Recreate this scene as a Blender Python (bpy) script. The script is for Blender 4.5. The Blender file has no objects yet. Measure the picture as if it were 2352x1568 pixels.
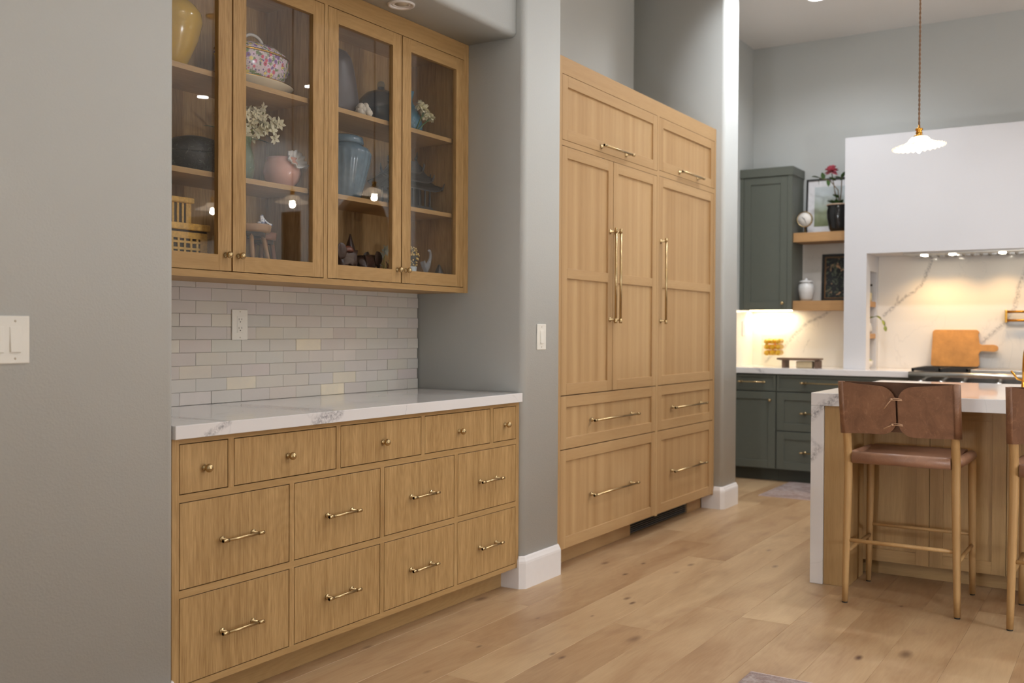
import bpy, bmesh, math, random
from mathutils import Vector, Matrix

random.seed(11)
PI = math.pi
scene = bpy.context.scene
COL = scene.collection

# ------------------------------------------------------------------ camera, world, exposure
cam_data = bpy.data.cameras.new('camera')
cam = bpy.data.objects.new('camera', cam_data)
COL.objects.link(cam)
cF = Vector((0.845315, 0.534152, -0.011135))
cR = Vector((0.534227, -0.845324, 0.005265))
cU = Vector((0.0066, 0.010399, 0.999924))
cam.matrix_world = Matrix(((cR.x, cU.x, -cF.x, 0), (cR.y, cU.y, -cF.y, 0), (cR.z, cU.z, -cF.z, 1.2044), (0, 0, 0, 1)))
cam_data.sensor_width = 36.0
cam_data.lens = 35.0
cam_data.clip_end = 60
cam_data.dof.use_dof = True
cam_data.dof.focus_distance = 3.7
cam_data.dof.aperture_fstop = 2.8
scene.camera = cam

world = bpy.data.worlds.new('world')
scene.world = world
world.use_nodes = True
world.node_tree.nodes['Background'].inputs[0].default_value = (0.02, 0.025, 0.03, 1)
world.node_tree.nodes['Background'].inputs[1].default_value = 0.3

vs = scene.view_settings
vs.view_transform = 'Standard'
vs.look = 'None'
vs.exposure = -0.1
vs.gamma = 1
vs.use_curve_mapping = False
scene.cycles.use_denoising = True
scene.cycles.max_bounces = 10
scene.cycles.diffuse_bounces = 5
scene.cycles.glossy_bounces = 4
scene.cycles.transparent_max_bounces = 12
scene.cycles.transmission_bounces = 6
scene.cycles.caustics_reflective = False
scene.cycles.caustics_refractive = False
scene.cycles.sample_clamp_indirect = 6

CAN_W = 36.0          # watts of one ceiling downlight
CAN_CONE, CAN_BLEND = 150, 0.6
CAN_ROOM = (0.93, 0.98, 1.04)
CAN_KITCHEN = (0.94, 0.98, 1.04)
FILL_REAR_W = 380.0  # watts of the added fill lamp behind the camera
FILL_SIDE_W, FILL_COL = 380.0, (0.92, 0.98, 1.06)  # watts of the added side fill lamp, colour of both fill lamps
WARM = (1.0, 0.74, 0.42)

# ------------------------------------------------------------------ mesh helpers
class MB:
    def __init__(s):
        s.v = []; s.f = []; s.m = []; s.sm = []
    def add(s, vs_, fs, m=0, smooth=False):
        o = len(s.v); s.v += [tuple(p) for p in vs_]
        for f in fs:
            s.f.append([i + o for i in f]); s.m.append(m); s.sm.append(smooth)
        return s
    def box(s, x0, x1, y0, y1, z0, z1, m=0):
        if x0 > x1: x0, x1 = x1, x0
        if y0 > y1: y0, y1 = y1, y0
        return s.add([(x0,y0,z0),(x1,y0,z0),(x1,y1,z0),(x0,y1,z0),(x0,y0,z1),(x1,y0,z1),(x1,y1,z1),(x0,y1,z1)],
                     [(0,3,2,1),(4,5,6,7),(0,1,5,4),(1,2,6,5),(2,3,7,6),(3,0,4,7)], m)
    def prism(s, poly, a0, a1, axis='z', m=0, smooth=False):
        n = len(poly)
        def P(p, a):
            if axis == 'z': return (p[0], p[1], a)
            if axis == 'y': return (p[0], a, p[1])
            return (a, p[0], p[1])
        vs_ = [P(p, a0) for p in poly] + [P(p, a1) for p in poly]
        o = len(s.v); s.v += vs_
        for i in range(n):
            j = (i + 1) % n
            s.f.append([o+i, o+j, o+n+j, o+n+i]); s.m.append(m); s.sm.append(smooth)
        for f in (list(range(n))[::-1], list(range(n, 2*n))):
            s.f.append([o+i for i in f]); s.m.append(m); s.sm.append(False)
        return s
    def lathe(s, prof, c=(0,0,0), seg=24, m=0, sx=1.0, sy=1.0, axis='z', smooth=True, fn=None, closed=False):
        n = len(prof); vs_ = []
        for k in range(seg):
            t = 2*PI*k/seg
            for (r, z) in prof:
                if fn: r, z = fn(r, z, t)
                x, y = r*math.cos(t)*sx, r*math.sin(t)*sy
                if axis == 'z': p = (c[0]+x, c[1]+y, c[2]+z)
                elif axis == 'y': p = (c[0]+x, c[1]+z, c[2]+y)
                else: p = (c[0]+z, c[1]+x, c[2]+y)
                vs_.append(p)
        fs = []
        for k in range(seg):
            k2 = (k+1) % seg
            for i in range(n-1):
                fs.append((k*n+i, k2*n+i, k2*n+i+1, k*n+i+1))
            if closed: fs.append((k*n+n-1, k2*n+n-1, k2*n, k*n))
        if not closed:
            if prof[0][0] > 1e-6: fs.append(tuple(k*n for k in range(seg))[::-1])
            if prof[-1][0] > 1e-6: fs.append(tuple(k*n+n-1 for k in range(seg)))
        return s.add(vs_, fs, m, smooth)
    def ball(s, c, rx, ry=None, rz=None, seg=16, rings=8, m=0):
        ry = rx if ry is None else ry; rz = rx if rz is None else rz
        prof = [(max(math.sin(PI*i/rings), 0.0), -math.cos(PI*i/rings)*rz) for i in range(rings+1)]
        return s.lathe(prof, c, seg, m, rx, ry)
    def tube(s, pts, r, seg=8, m=0, smooth=True):
        pts = [Vector(p) for p in pts]; n = len(pts)
        rs = r if isinstance(r, (list, tuple)) else [r]*n
        vs_ = []; prev = None
        for i, p in enumerate(pts):
            t = (pts[min(i+1, n-1)] - pts[max(i-1, 0)]).normalized()
            if prev is None:
                a = Vector((0,0,1)) if abs(t.z) < 0.9 else Vector((1,0,0))
                u = t.cross(a).normalized()
            else:
                u = (prev - t*prev.dot(t)).normalized()
            prev = u; w = t.cross(u)
            for k in range(seg):
                a = 2*PI*k/seg
                vs_.append(p + (u*math.cos(a) + w*math.sin(a))*rs[i])
        fs = []
        for i in range(n-1):
            for k in range(seg):
                k2 = (k+1) % seg
                fs.append((i*seg+k, i*seg+k2, (i+1)*seg+k2, (i+1)*seg+k))
        fs.append(tuple(range(seg))[::-1]); fs.append(tuple((n-1)*seg+k for k in range(seg)))
        return s.add(vs_, fs, m, smooth)
    def warp(s, fn, start=0):
        for i in range(start, len(s.v)): s.v[i] = tuple(fn(*s.v[i]))
        return s

def wloc(o):
    p = Vector((0,0,0))
    while o is not None:
        p = p + o.location; o = o.parent
    return p

def link(name, me, parent=None, loc=None):
    o = bpy.data.objects.new(name, me)
    COL.objects.link(o)
    if parent is not None: o.parent = parent
    if loc is not None: o.location = loc
    return o

def build(name, mb, mats, parent=None, loc=None, bevel=0.0, bseg=2, subsurf=0):
    """World-space geometry in mb becomes ONE mesh object; its origin sits at loc (world) or at the parent's origin."""
    org = Vector(loc) if loc is not None else (wloc(parent) if parent is not None else Vector((0,0,0)))
    me = bpy.data.meshes.new(name)
    me.from_pydata([(p[0]-org.x, p[1]-org.y, p[2]-org.z) for p in mb.v], [], mb.f)
    for m in (mats if isinstance(mats, (list, tuple)) else [mats]): me.materials.append(m)
    me.polygons.foreach_set('material_index', mb.m)
    me.polygons.foreach_set('use_smooth', mb.sm)
    bm = bmesh.new(); bm.from_mesh(me)
    bmesh.ops.recalc_face_normals(bm, faces=bm.faces[:])
    bm.to_mesh(me); bm.free()
    me.update()
    o = link(name, me, parent, org - (wloc(parent) if parent is not None else Vector((0,0,0))))
    if bevel:
        b = o.modifiers.new('bevel', 'BEVEL'); b.width = bevel; b.segments = bseg; b.limit_method = 'ANGLE'; b.angle_limit = 0.6
    if subsurf:
        b = o.modifiers.new('subsurf', 'SUBSURF'); b.levels = subsurf; b.render_levels = subsurf
    return o

def tag(o, label, cat, group=None):
    o['label'] = label; o['category'] = cat
    if group: o['group'] = group
    return o

def thing(name, label, cat, loc, group=None):
    o = link(name, None, None, loc)
    o.empty_display_size = 0.05
    return tag(o, label, cat, group)

def struct(name, mb, mats, parent=None, **kw):
    o = build(name, mb, mats, parent, **kw)
    if parent is None: o['kind'] = 'structure'
    return o

def copy_tree(o, parent=None, offset=None):
    c = o.copy(); COL.objects.link(c); c.parent = parent
    if offset is not None: c.location = o.location + Vector(offset)
    for ch in list(o.children): copy_tree(ch, c)
    return c

def skin(name, pts, edges, mats, parent=None, loc=None, sub=2, root=0):
    """pts: [(x,y,z,r)] world space; a Skin surface grown over the joint chain."""
    org = Vector(loc) if loc is not None else wloc(parent)
    me = bpy.data.meshes.new(name)
    me.from_pydata([(p[0]-org.x, p[1]-org.y, p[2]-org.z) for p in pts], edges, [])
    for m in (mats if isinstance(mats, (list, tuple)) else [mats]): me.materials.append(m)
    o = link(name, me, parent, org - (wloc(parent) if parent is not None else Vector((0,0,0))))
    me.attributes  # touch
    sk = o.modifiers.new('skin', 'SKIN')
    if not me.skin_vertices:
        bm = bmesh.new(); bm.from_mesh(me); bm.verts.layers.skin.verify(); bm.to_mesh(me); bm.free()
    for i, p in enumerate(pts):
        me.skin_vertices[0].data[i].radius = (p[3], p[3])
        me.skin_vertices[0].data[i].use_root = (i == root)
    sk.use_smooth_shade = True
    ss = o.modifiers.new('subsurf', 'SUBSURF'); ss.levels = sub; ss.render_levels = sub
    return o

# ------------------------------------------------------------------ material helpers
class NT:
    def __init__(s, name):
        s.mat = bpy.data.materials.new(name); s.mat.use_nodes = True
        s.t = s.mat.node_tree; s.n = s.t.nodes; s.l = s.t.links
        s.bsdf = s.n['Principled BSDF']; s.out = s.n['Material Output']
    def new(s, typ, ins=None, **props):
        nd = s.n.new(typ)
        for k, v in props.items(): setattr(nd, k, v)
        for k, v in (ins or {}).items():
            if hasattr(v, 'is_output'): s.l.new(v, nd.inputs[k])
            else: nd.inputs[k].default_value = v
        return nd
    def math(s, op, a, b=None, clamp=False):
        ins = {0: a}
        if b is not None: ins[1] = b
        return s.new('ShaderNodeMath', ins, operation=op, use_clamp=clamp).outputs[0]
    def vmath(s, op, a, b=None, scale=None):
        ins = {0: a}
        if b is not None: ins[1] = b
        if scale is not None: ins['Scale'] = scale
        nd = s.new('ShaderNodeVectorMath', ins, operation=op)
        return nd.outputs['Value'] if op in ('DOT_PRODUCT', 'LENGTH', 'DISTANCE') else nd.outputs['Vector']
    def mix(s, fac, a, b, blend='MIX'):
        nd = s.new('ShaderNodeMix', None, data_type='RGBA', blend_type=blend)
        for k, v in ((0, fac), (6, a), (7, b)):
            if hasattr(v, 'is_output'): s.l.new(v, nd.inputs[k])
            else: nd.inputs[k].default_value = v
        return nd.outputs[2]
    def ramp(s, fac, lo, hi, t0=0.0, t1=1.0):
        nd = s.new('ShaderNodeMapRange', {0: fac, 1: lo, 2: hi, 3: t0, 4: t1}, clamp=True)
        return nd.outputs[0]
    def pos(s): return s.new('ShaderNodeNewGeometry').outputs['Position']
    def objco(s): return s.new('ShaderNodeTexCoord').outputs['Object']
    def noise(s, vec, scale, detail=3.0, rough=0.55, dist=0.0, color=False):
        nd = s.new('ShaderNodeTexNoise', {'Vector': vec, 'Scale': scale, 'Detail': detail, 'Roughness': rough, 'Distortion': dist})
        return nd.outputs['Color' if color else 'Fac']
    def bump(s, h, strength=0.1, dist=0.01):
        nd = s.new('ShaderNodeBump', {'Height': h, 'Strength': strength, 'Distance': dist})
        s.l.new(nd.outputs[0], s.bsdf.inputs['Normal'])
    def set(s, color=None, rough=None, metal=None, spec=None, **kw):
        for k, v in (('Base Color', color), ('Roughness', rough), ('Metallic', metal), ('Specular IOR Level', spec)):
            if v is None: continue
            if hasattr(v, 'is_output'): s.l.new(v, s.bsdf.inputs[k])
            else: s.bsdf.inputs[k].default_value = v
        for k, v in kw.items():
            s.bsdf.inputs[k.replace('_', ' ')].default_value = v
        return s.mat

def lin(r, g, b, a=1.0):
    f = lambda c: (c/255/12.92) if c/255 <= 0.04045 else ((c/255+0.055)/1.055)**2.4
    return (f(r), f(g), f(b), a)

def plain(name, col, rough=0.5, metal=0.0, spec=0.5, vary=0.06, nscale=30, bump=0.0, **kw):
    n = NT(name)
    nz = n.noise(n.objco(), nscale, 4)
    c = n.mix(n.ramp(nz, 0.3, 0.7), tuple(x*(1-vary) for x in col[:3])+(1,), tuple(min(x*(1+vary), 1) for x in col[:3])+(1,))
    if bump: n.bump(nz, bump, 0.004)
    return n.set(c, rough, metal, spec, **kw)

def emit(name, col, strength):
    n = NT(name)
    e = n.new('ShaderNodeEmission', {0: col, 1: strength})
    n.l.new(e.outputs[0], n.out.inputs[0])
    return n.mat

def paint(name, col, rough=0.6, bscale=170, bstr=0.12, spec=0.3):
    n = NT(name)
    p = n.pos()
    a = n.noise(p, bscale, 2, 0.5)
    b = n.noise(p, 1.3, 2, 0.5)
    c = n.mix(n.ramp(b, 0.3, 0.7), tuple(x*0.975 for x in col[:3])+(1,), tuple(x*1.02 for x in col[:3])+(1,))
    n.bump(n.ramp(a, 0.42, 0.68), bstr, 0.002)
    return n.set(c, rough, 0, spec)

def oak(name, dark, light, axis='z', streak=0.5, band=0.5, cath=0.35, rough=0.5, bandscale=13.0, obj=False):
    """Sawn oak: fine pores and streaks along `axis`, broad tone bands across it, wavy cathedral rings."""
    n = NT(name)
    p = n.objco() if obj else n.pos()
    k = {'x': (0.055, 1, 1), 'y': (1, 0.055, 1), 'z': (1, 1, 0.055)}[axis]
    q = n.vmath('MULTIPLY', p, k)
    fine = n.noise(q, 230, 3, 0.6, 0.3)
    mid = n.noise(q, 62, 3, 0.6, 0.6)
    kb = tuple(x*(0.3 if x < 1 else 1) for x in k)
    bands = n.noise(n.vmath('MULTIPLY', p, kb), bandscale, 2, 0.5)
    kc = {'x': (0.16, 1, 1), 'y': (1, 0.16, 1), 'z': (1, 1, 0.16)}[axis]
    w = n.noise(n.vmath('MULTIPLY', p, kc), 5.5, 1, 0.4)
    rings = n.math('SINE', n.math('MULTIPLY', w, 190.0))
    f = n.math('MULTIPLY', n.math('SUBTRACT', fine, 0.5), streak*1.5)
    f = n.math('ADD', f, n.math('MULTIPLY', n.math('SUBTRACT', mid, 0.5), streak*1.3))
    f = n.math('ADD', f, n.math('MULTIPLY', n.math('SUBTRACT', bands, 0.5), band*2.4))
    f = n.math('ADD', f, n.math('MULTIPLY', rings, cath*0.22))
    f = n.math('ADD', f, 0.5, True)
    c = n.mix(f, dark, light)
    n.bump(fine, 0.06, 0.001)
    return n.set(c, rough, 0, 0.35)

def marble(name, base, veins, plane, rough=0.08, vein_col=(0.19, 0.18, 0.20, 1), warp=0.05, spec=0.5, hair=0.25):
    """White quartz; veins are polylines [(pts, width, strength)] given in the two coordinates of `plane`."""
    n = NT(name)
    p = n.pos()
    sep = n.new('ShaderNodeSeparateXYZ', {0: p})
    ia, ib = ['xyz'.index(ch) for ch in plane]
    ab = n.new('ShaderNodeCombineXYZ', {0: sep.outputs[ia], 1: sep.outputs[ib], 2: 0.0}).outputs[0]
    wn = n.noise(p, 11, 4, 0.65, 0, True)
    wc = n.vmath('SCALE', n.vmath('SUBTRACT', wn, (0.5, 0.5, 0.5)), scale=warp)
    ab = n.vmath('ADD', ab, n.vmath('MULTIPLY', wc, (1, 1, 0)))
    tot = None
    for pts, width, strength in veins:
        dmin = None
        for (a, b) in zip(pts[:-1], pts[1:]):
            A = (a[0], a[1], 0); BA = (b[0]-a[0], b[1]-a[1], 0); L2 = BA[0]**2 + BA[1]**2
            pa = n.vmath('SUBTRACT', ab, A)
            h = n.math('DIVIDE', n.vmath('DOT_PRODUCT', pa, BA), L2, True)
            hv = n.new('ShaderNodeCombineXYZ', {0: h, 1: h, 2: h}).outputs[0]
            d = n.vmath('LENGTH', n.vmath('SUBTRACT', pa, n.vmath('MULTIPLY', hv, BA)))
            dmin = d if dmin is None else n.math('MINIMUM', dmin, d)
        v = n.math('MULTIPLY', n.ramp(dmin, 0.0, width, 1.0, 0.0), strength)
        tot = v if tot is None else n.math('MAXIMUM', tot, v)
    patch = n.ramp(n.noise(p, 75, 4, 0.7), 0.36, 0.62)
    cloud = n.ramp(n.noise(p, 2.2, 4, 0.6), 0.35, 0.75)
    hz = n.math('ABSOLUTE', n.math('SUBTRACT', n.noise(p, 1.1, 5, 0.6, 0.6), 0.5))
    hl = n.math('MULTIPLY', n.ramp(hz, 0.0, 0.006, 1.0, 0.0), hair)
    c = n.mix(n.math('MULTIPLY', cloud, 0.06), base, (0.55, 0.54, 0.53, 1))
    c = n.mix(hl, c, (0.5, 0.49, 0.48, 1))
    if tot is not None:
        c = n.mix(n.math('MULTIPLY', tot, patch), c, vein_col)
    return n.set(c, rough, 0, spec)

def clear_glass(name, tint=(1, 1, 1, 1), rough=0.0, body=0.0, body_col=(0.5, 0.6, 0.6, 1), f0=0.04):
    """Thin glass: Schlick reflection over straight-through transmission, optionally a coloured body."""
    n = NT(name)
    g = n.new('ShaderNodeNewGeometry')
    c = n.math('ABSOLUTE', n.vmath('DOT_PRODUCT', g.outputs['Normal'], g.outputs['Incoming']))
    fr = n.math('ADD', n.math('MULTIPLY', n.math('POWER', n.math('SUBTRACT', 1.0, c), 5.0), 1-f0), f0, True)
    tr = n.new('ShaderNodeBsdfTransparent', {0: tint})
    gl = n.new('ShaderNodeBsdfGlossy', {'Color': (1, 1, 1, 1), 'Roughness': rough})
    a = tr.outputs[0]
    if body:
        df = n.new('ShaderNodeBsdfDiffuse', {0: body_col})
        a = n.new('ShaderNodeMixShader', {0: body, 1: a, 2: df.outputs[0]}).outputs[0]
    mx = n.new('ShaderNodeMixShader', {0: fr, 1: a, 2: gl.outputs[0]})
    n.l.new(mx.outputs[0], n.out.inputs[0])
    return n.mat

# ------------------------------------------------------------------ materials
M = {}
WALL = lin(185, 187, 184)
M['wall'] = paint('wall paint grey green', WALL)
M['ceiling'] = paint('ceiling paint', lin(225, 222, 218), 0.8)
M['plaster'] = paint('white plaster', lin(202, 201, 203), 0.7, 60, 0.05)
M['trim'] = plain('white trim paint', lin(226, 222, 220), 0.35, vary=0.01)
M['plastic'] = plain('white plastic', lin(226, 223, 214), 0.35, vary=0.01)
M['dark'] = plain('dark slot', (0.02, 0.018, 0.015, 1), 0.7)
D1, L1 = lin(146, 112, 67), lin(187, 153, 104)
M['oak_z'] = oak('honey oak vertical grain', D1, L1, 'z', 1.05, 0.30, 0.25)
M['oak_x'] = oak('honey oak horizontal grain', D1, L1, 'x', 0.35, 0.25, 0.25)
M['oak_y'] = oak('honey oak cross grain', D1, L1, 'y', 0.35, 0.25, 0.25)
D2, L2 = lin(157, 120, 76), lin(195, 163, 119)
M['tall_z'] = oak('pale oak vertical grain', D2, L2, 'z', 0.22, 0.62, 0.05)
M['tall_x'] = oak('pale oak horizontal grain', D2, L2, 'x', 0.22, 0.30, 0.05)
M['leg'] = oak('stool oak', lin(160, 122, 76), lin(190, 154, 104), 'z', 0.3, 0.3, 0.0, 0.45)
M['isl_z'] = oak('island oak vertical grain', D1, L1, 'z', 0.4, 0.45, 0.1)
M['isl_y'] = oak('island oak rail grain', D1, L1, 'y', 0.4, 0.3, 0.1)
M['shelf_y'] = oak('floating shelf oak', lin(150, 110, 68), lin(186, 146, 100), 'y', 0.3, 0.4, 0.1)
M['brass'] = plain('champagne brass', lin(188, 164, 122), 0.27, 1.0, vary=0.03)
M['brass_hi'] = plain('polished brass', lin(205, 150, 62), 0.2, 1.0, vary=0.03)
M['green'] = plain('green cabinet paint', lin(86, 89, 80), 0.42, vary=0.02)
M['toe_green'] = plain('dark green toe kick', lin(58, 60, 52), 0.6, vary=0.02)
M['steel'] = plain('brushed stainless steel', (0.55, 0.54, 0.52, 1), 0.28, 1.0, vary=0.05)
M['iron'] = plain('black cast iron', (0.018, 0.017, 0.016, 1), 0.55)
M['leather'] = None
M['pane'] = clear_glass('cabinet glass pane', f0=0.055)
M['clear'] = clear_glass('clear jar glass', (0.96, 0.98, 0.97, 1))
M['black_ceramic'] = plain('black glazed ceramic', (0.012, 0.011, 0.011, 1), 0.12)
M['white_ceramic'] = plain('white glazed ceramic', lin(205, 203, 200), 0.3, vary=0.05)
M['leaf'] = plain('green leaf', lin(70, 98, 50), 0.5, vary=0.25)
M['leaf_pale'] = plain('yellow green leaf', lin(140, 150, 70), 0.5, vary=0.2)
M['lens_off'] = plain('unlit lamp lens', lin(190, 180, 162), 0.4)
M['lens'] = emit('lit downlight lens', (1.0, 0.97, 0.92, 1), 55)
M['bulb'] = emit('lit bulb glass', (1.0, 0.86, 0.62, 1), 60)
M['led'] = emit('lit led strip', (1.0, 0.82, 0.52, 1), 14)
M['hoodlamp'] = emit('lit hood lamp', (1.0, 0.90, 0.72, 1), 40)

def leather(name, a_, b_, c_):
    n = NT(name)
    p = n.objco()
    a = n.noise(p, 9, 5, 0.7, 1.2); b = n.noise(p, 55, 3, 0.6)
    sc = n.ramp(n.math('ABSOLUTE', n.math('SUBTRACT', n.noise(n.vmath('MULTIPLY', p, (1, 1.6, 0.9)), 7, 3, 0.6, 2.0), 0.5)), 0.0, 0.012, 1.0, 0.0)
    c = n.mix(n.ramp(a, 0.3, 0.7), a_, b_)
    c = n.mix(n.math('MULTIPLY', sc, 0.25), c, c_)
    n.bump(b, 0.08, 0.002)
    return n.set(c, 0.42, 0, 0.45)
M['leather'] = leather('tan leather', lin(110, 76, 54), lin(138, 99, 73), lin(178, 138, 108))
M['inner_leather'] = leather('inner leather with painted shade', lin(84, 58, 42), lin(104, 74, 54), lin(120, 90, 70))  # darker tone paints in the shade inside the backrest
M['seat_leather'] = leather('pale tan seat leather', lin(134, 98, 76), lin(154, 114, 90), lin(180, 142, 114))

def floor_mat():
    """Pale oak planks: per-plank tone, grain along X, the brown knots where they lie on the boards."""
    n = NT('oak floor board')
    p = n.pos()
    info = n.new('ShaderNodeObjectInfo')
    off = n.new('ShaderNodeCombineXYZ', {0: n.math('MULTIPLY', info.outputs['Random'], 37.0), 1: n.math('MULTIPLY', info.outputs['Random'], 11.0), 2: 0.0}).outputs[0]
    q = n.vmath('ADD', p, off)
    fine = n.noise(n.vmath('MULTIPLY', q, (0.07, 1, 1)), 120, 3, 0.6, 0.4)
    broad = n.noise(n.vmath('MULTIPLY', q, (0.22, 1, 1)), 6.5, 3, 0.55, 0.8)
    w = n.noise(n.vmath('MULTIPLY', q, (0.2, 1, 1)), 4.5, 2, 0.5)
    rings = n.math('SINE', n.math('MULTIPLY', w, 120.0))
    f = n.math('ADD', n.math('MULTIPLY', n.math('SUBTRACT', fine, 0.5), 0.5), n.math('MULTIPLY', n.math('SUBTRACT', broad, 0.5), 1.5))
    f = n.math('ADD', f, n.math('MULTIPLY', rings, 0.035))
    f = n.math('ADD', f, n.math('MULTIPLY', n.math('SUBTRACT', info.outputs['Random'], 0.5), 0.45))
    f = n.math('ADD', f, 0.5, True)
    c = n.mix(f, lin(154, 120, 86), lin(192, 164, 127))
    knots = [(4.62,2.34,1.3,.7),(4.72,2.17,.8,.9),(4.46,2.148,.9,.9),(4.83,1.953,1.2,.7),(4.636,1.951,1.1,.5),(4.062,1.946,1.0,.8),
             (4.007,1.893,.9,.9),(5.036,1.577,1.1,.7),(3.131,2.12,.6,.8),(3.195,1.793,.8,.8),(3.211,1.843,.7,.7),(3.543,1.665,1.6,.7),
             (3.694,2.49,1.5,.7),(3.73,1.949,.5,.8),(5.39,1.723,1.0,.6),(2.80,2.115,.8,.5),(2.893,2.47,1.0,.6),(3.576,2.124,.6,.6),
             (4.61,.88,.6,.9),(3.794,.872,1.1,1.0),(3.932,.733,1.8,.7)]
    dk = None
    for (x, y, s, k) in knots:
        d = n.vmath('LENGTH', n.vmath('MULTIPLY', n.vmath('SUBTRACT', p, (x, y, 0)), (1/(0.030*s), 1/(0.013*s), 0)))
        v = n.math('MULTIPLY', n.ramp(d, 0.25, 1.25, 1.0, 0.0), k)
        dk = v if dk is None else n.math('MAXIMUM', dk, v)
    # darker mineral streaks running with the grain
    st = n.noise(n.vmath('MULTIPLY', q, (0.35, 1, 1)), 7, 3, 0.6, 0.5)
    c = n.mix(n.math('MULTIPLY', n.ramp(st, 0.56, 0.74), 0.36), c, lin(128, 92, 68))
    c = n.mix(dk, c, lin(88, 60, 46))
    n.bump(fine, 0.04, 0.001)
    return n.set(c, 0.38, 0, 0.45)
M['floor'] = floor_mat()

def tile_mat():
    n = NT('glazed off white tile')
    info = n.new('ShaderNodeObjectInfo')
    p = n.pos()
    a = n.noise(p, 16, 3, 0.6)
    c = n.mix(n.ramp(a, 0.3, 0.7, 0, 0.4), info.outputs['Color'], (0.56, 0.53, 0.49, 1))
    n.bump(n.noise(p, 28, 2, 0.5), 0.10, 0.01)
    return n.set(c, 0.16, 0, 0.5)
M['tile'] = tile_mat()
M['grout'] = plain('pale grout', lin(190, 182, 172), 0.9)

QB = (0.76, 0.74, 0.735, 1)
M['quartz_alcove'] = marble('white quartz with grey veins', QB,
    [([(2.08, 0.872), (2.13, 0.893), (2.175, 0.914)], 0.016, 0.8), ([(2.56, 0.872), (2.61, 0.896), (2.68, 0.914)], 0.030, 0.9),
     ([(2.62, 0.874), (2.70, 0.905)], 0.016, 0.7), ([(3.062, 0.872), (3.075, 0.916)], 0.003, 0.35)], 'xz', 0.06, warp=0.035)
M['quartz_island'] = marble('white quartz with bold grey veins', QB,
    [([(1.34, 0.800), (1.275, 0.860)], 0.028, 0.9), ([(1.335, 0.69), (1.285, 0.64)], 0.014, 0.5), ([(1.335, 0.60), (1.29, 0.65)], 0.024, 0.7),
     ([(1.25, 0.862), (1.19, 0.915)], 0.03, 0.9)], 'yz', 0.05, warp=0.04)
M['quartz_kitchen'] = marble('white quartz perimeter top', QB, [([(2.62, 0.915), (2.55, 0.86)], 0.02, 0.7)], 'yz', 0.08)
M['slab_left'] = marble('marble backsplash slab', (0.74, 0.70, 0.65, 1),
    [([(2.75, 0.95), (2.592, 1.08), (2.488, 1.193), (2.396, 1.294), (2.341, 1.305), (2.233, 1.367), (2.1, 1.50)], 0.022, 0.75),
     ([(2.44, 1.03), (2.38, 1.14)], 0.008, 0.4)], 'yz', 0.15, warp=0.06)
M['slab_niche'] = marble('marble range backsplash', (0.74, 0.70, 0.65, 1),
    [([(1.775, 1.343), (1.681, 1.424), (1.592, 1.496), (1.494, 1.568), (1.446, 1.668), (1.414, 1.795), (1.40, 1.85)], 0.020, 0.85),
     ([(1.681, 1.424), (1.66, 1.50)], 0.014, 0.6), ([(1.10, 1.06), (1.018, 1.148), (0.954, 1.219), (0.885, 1.286), (0.821, 1.403), (0.792, 1.519), (0.767, 1.644), (0.70, 1.82)], 0.024, 0.7),
     ([(0.4, 0.95), (0.25, 1.3), (-0.05, 1.6)], 0.02, 0.6)], 'yz', 0.10, warp=0.06)

# ------------------------------------------------------------------ the setting
ZC = 3.667
def arc(cx, cy, r, a0, a1, n=6):
    return [(cx + r*math.cos(math.radians(a0+(a1-a0)*i/n)), cy + r*math.sin(math.radians(a0+(a1-a0)*i/n))) for i in range(n+1)]

# floor: a base slab that carries the boards
fl = struct('floor', MB().box(-3.0, 10.5, -5.4, 3.3, -0.08, -0.014), M['floor'])
PW = 0.2085
rows = range(-24, 8)
for r in rows:
    y0 = 1.625 + PW*r
    if y0 + PW < -3.2: continue
    x = -0.9 + random.uniform(-1.8, 0)
    while x < 8.5:
        L = random.choice((1.25, 1.6, 1.9, 2.2, 2.2))
        x1 = min(x + L, 8.52)
        g = 0.0002; c = 0.0007
        vs_ = [(x+g, y0+g, -0.014), (x1-g, y0+g, -0.014), (x1-g, y0+PW-g, -0.014), (x+g, y0+PW-g, -0.014),
               (x+g, y0+g, -c), (x1-g, y0+g, -c), (x1-g, y0+PW-g, -c), (x+g, y0+PW-g, -c),
               (x+g+c, y0+g+c, 0), (x1-g-c, y0+g+c, 0), (x1-g-c, y0+PW-g-c, 0), (x+g+c, y0+PW-g-c, 0)]
        fs = [(0,1,5,4),(1,2,6,5),(2,3,7,6),(3,0,4,7),(4,5,9,8),(5,6,10,9),(6,7,11,10),(7,4,8,11),(8,9,10,11),(0,3,2,1)]
        build('plank', MB().add(vs_, fs), M['floor'], fl, loc=((x+x1)/2, y0+PW/2, 0))
        x = x1

struct('ceiling', MB().box(-3.0, 10.5, -5.4, 3.3, ZC, ZC+0.1), M['ceiling'])
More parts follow.
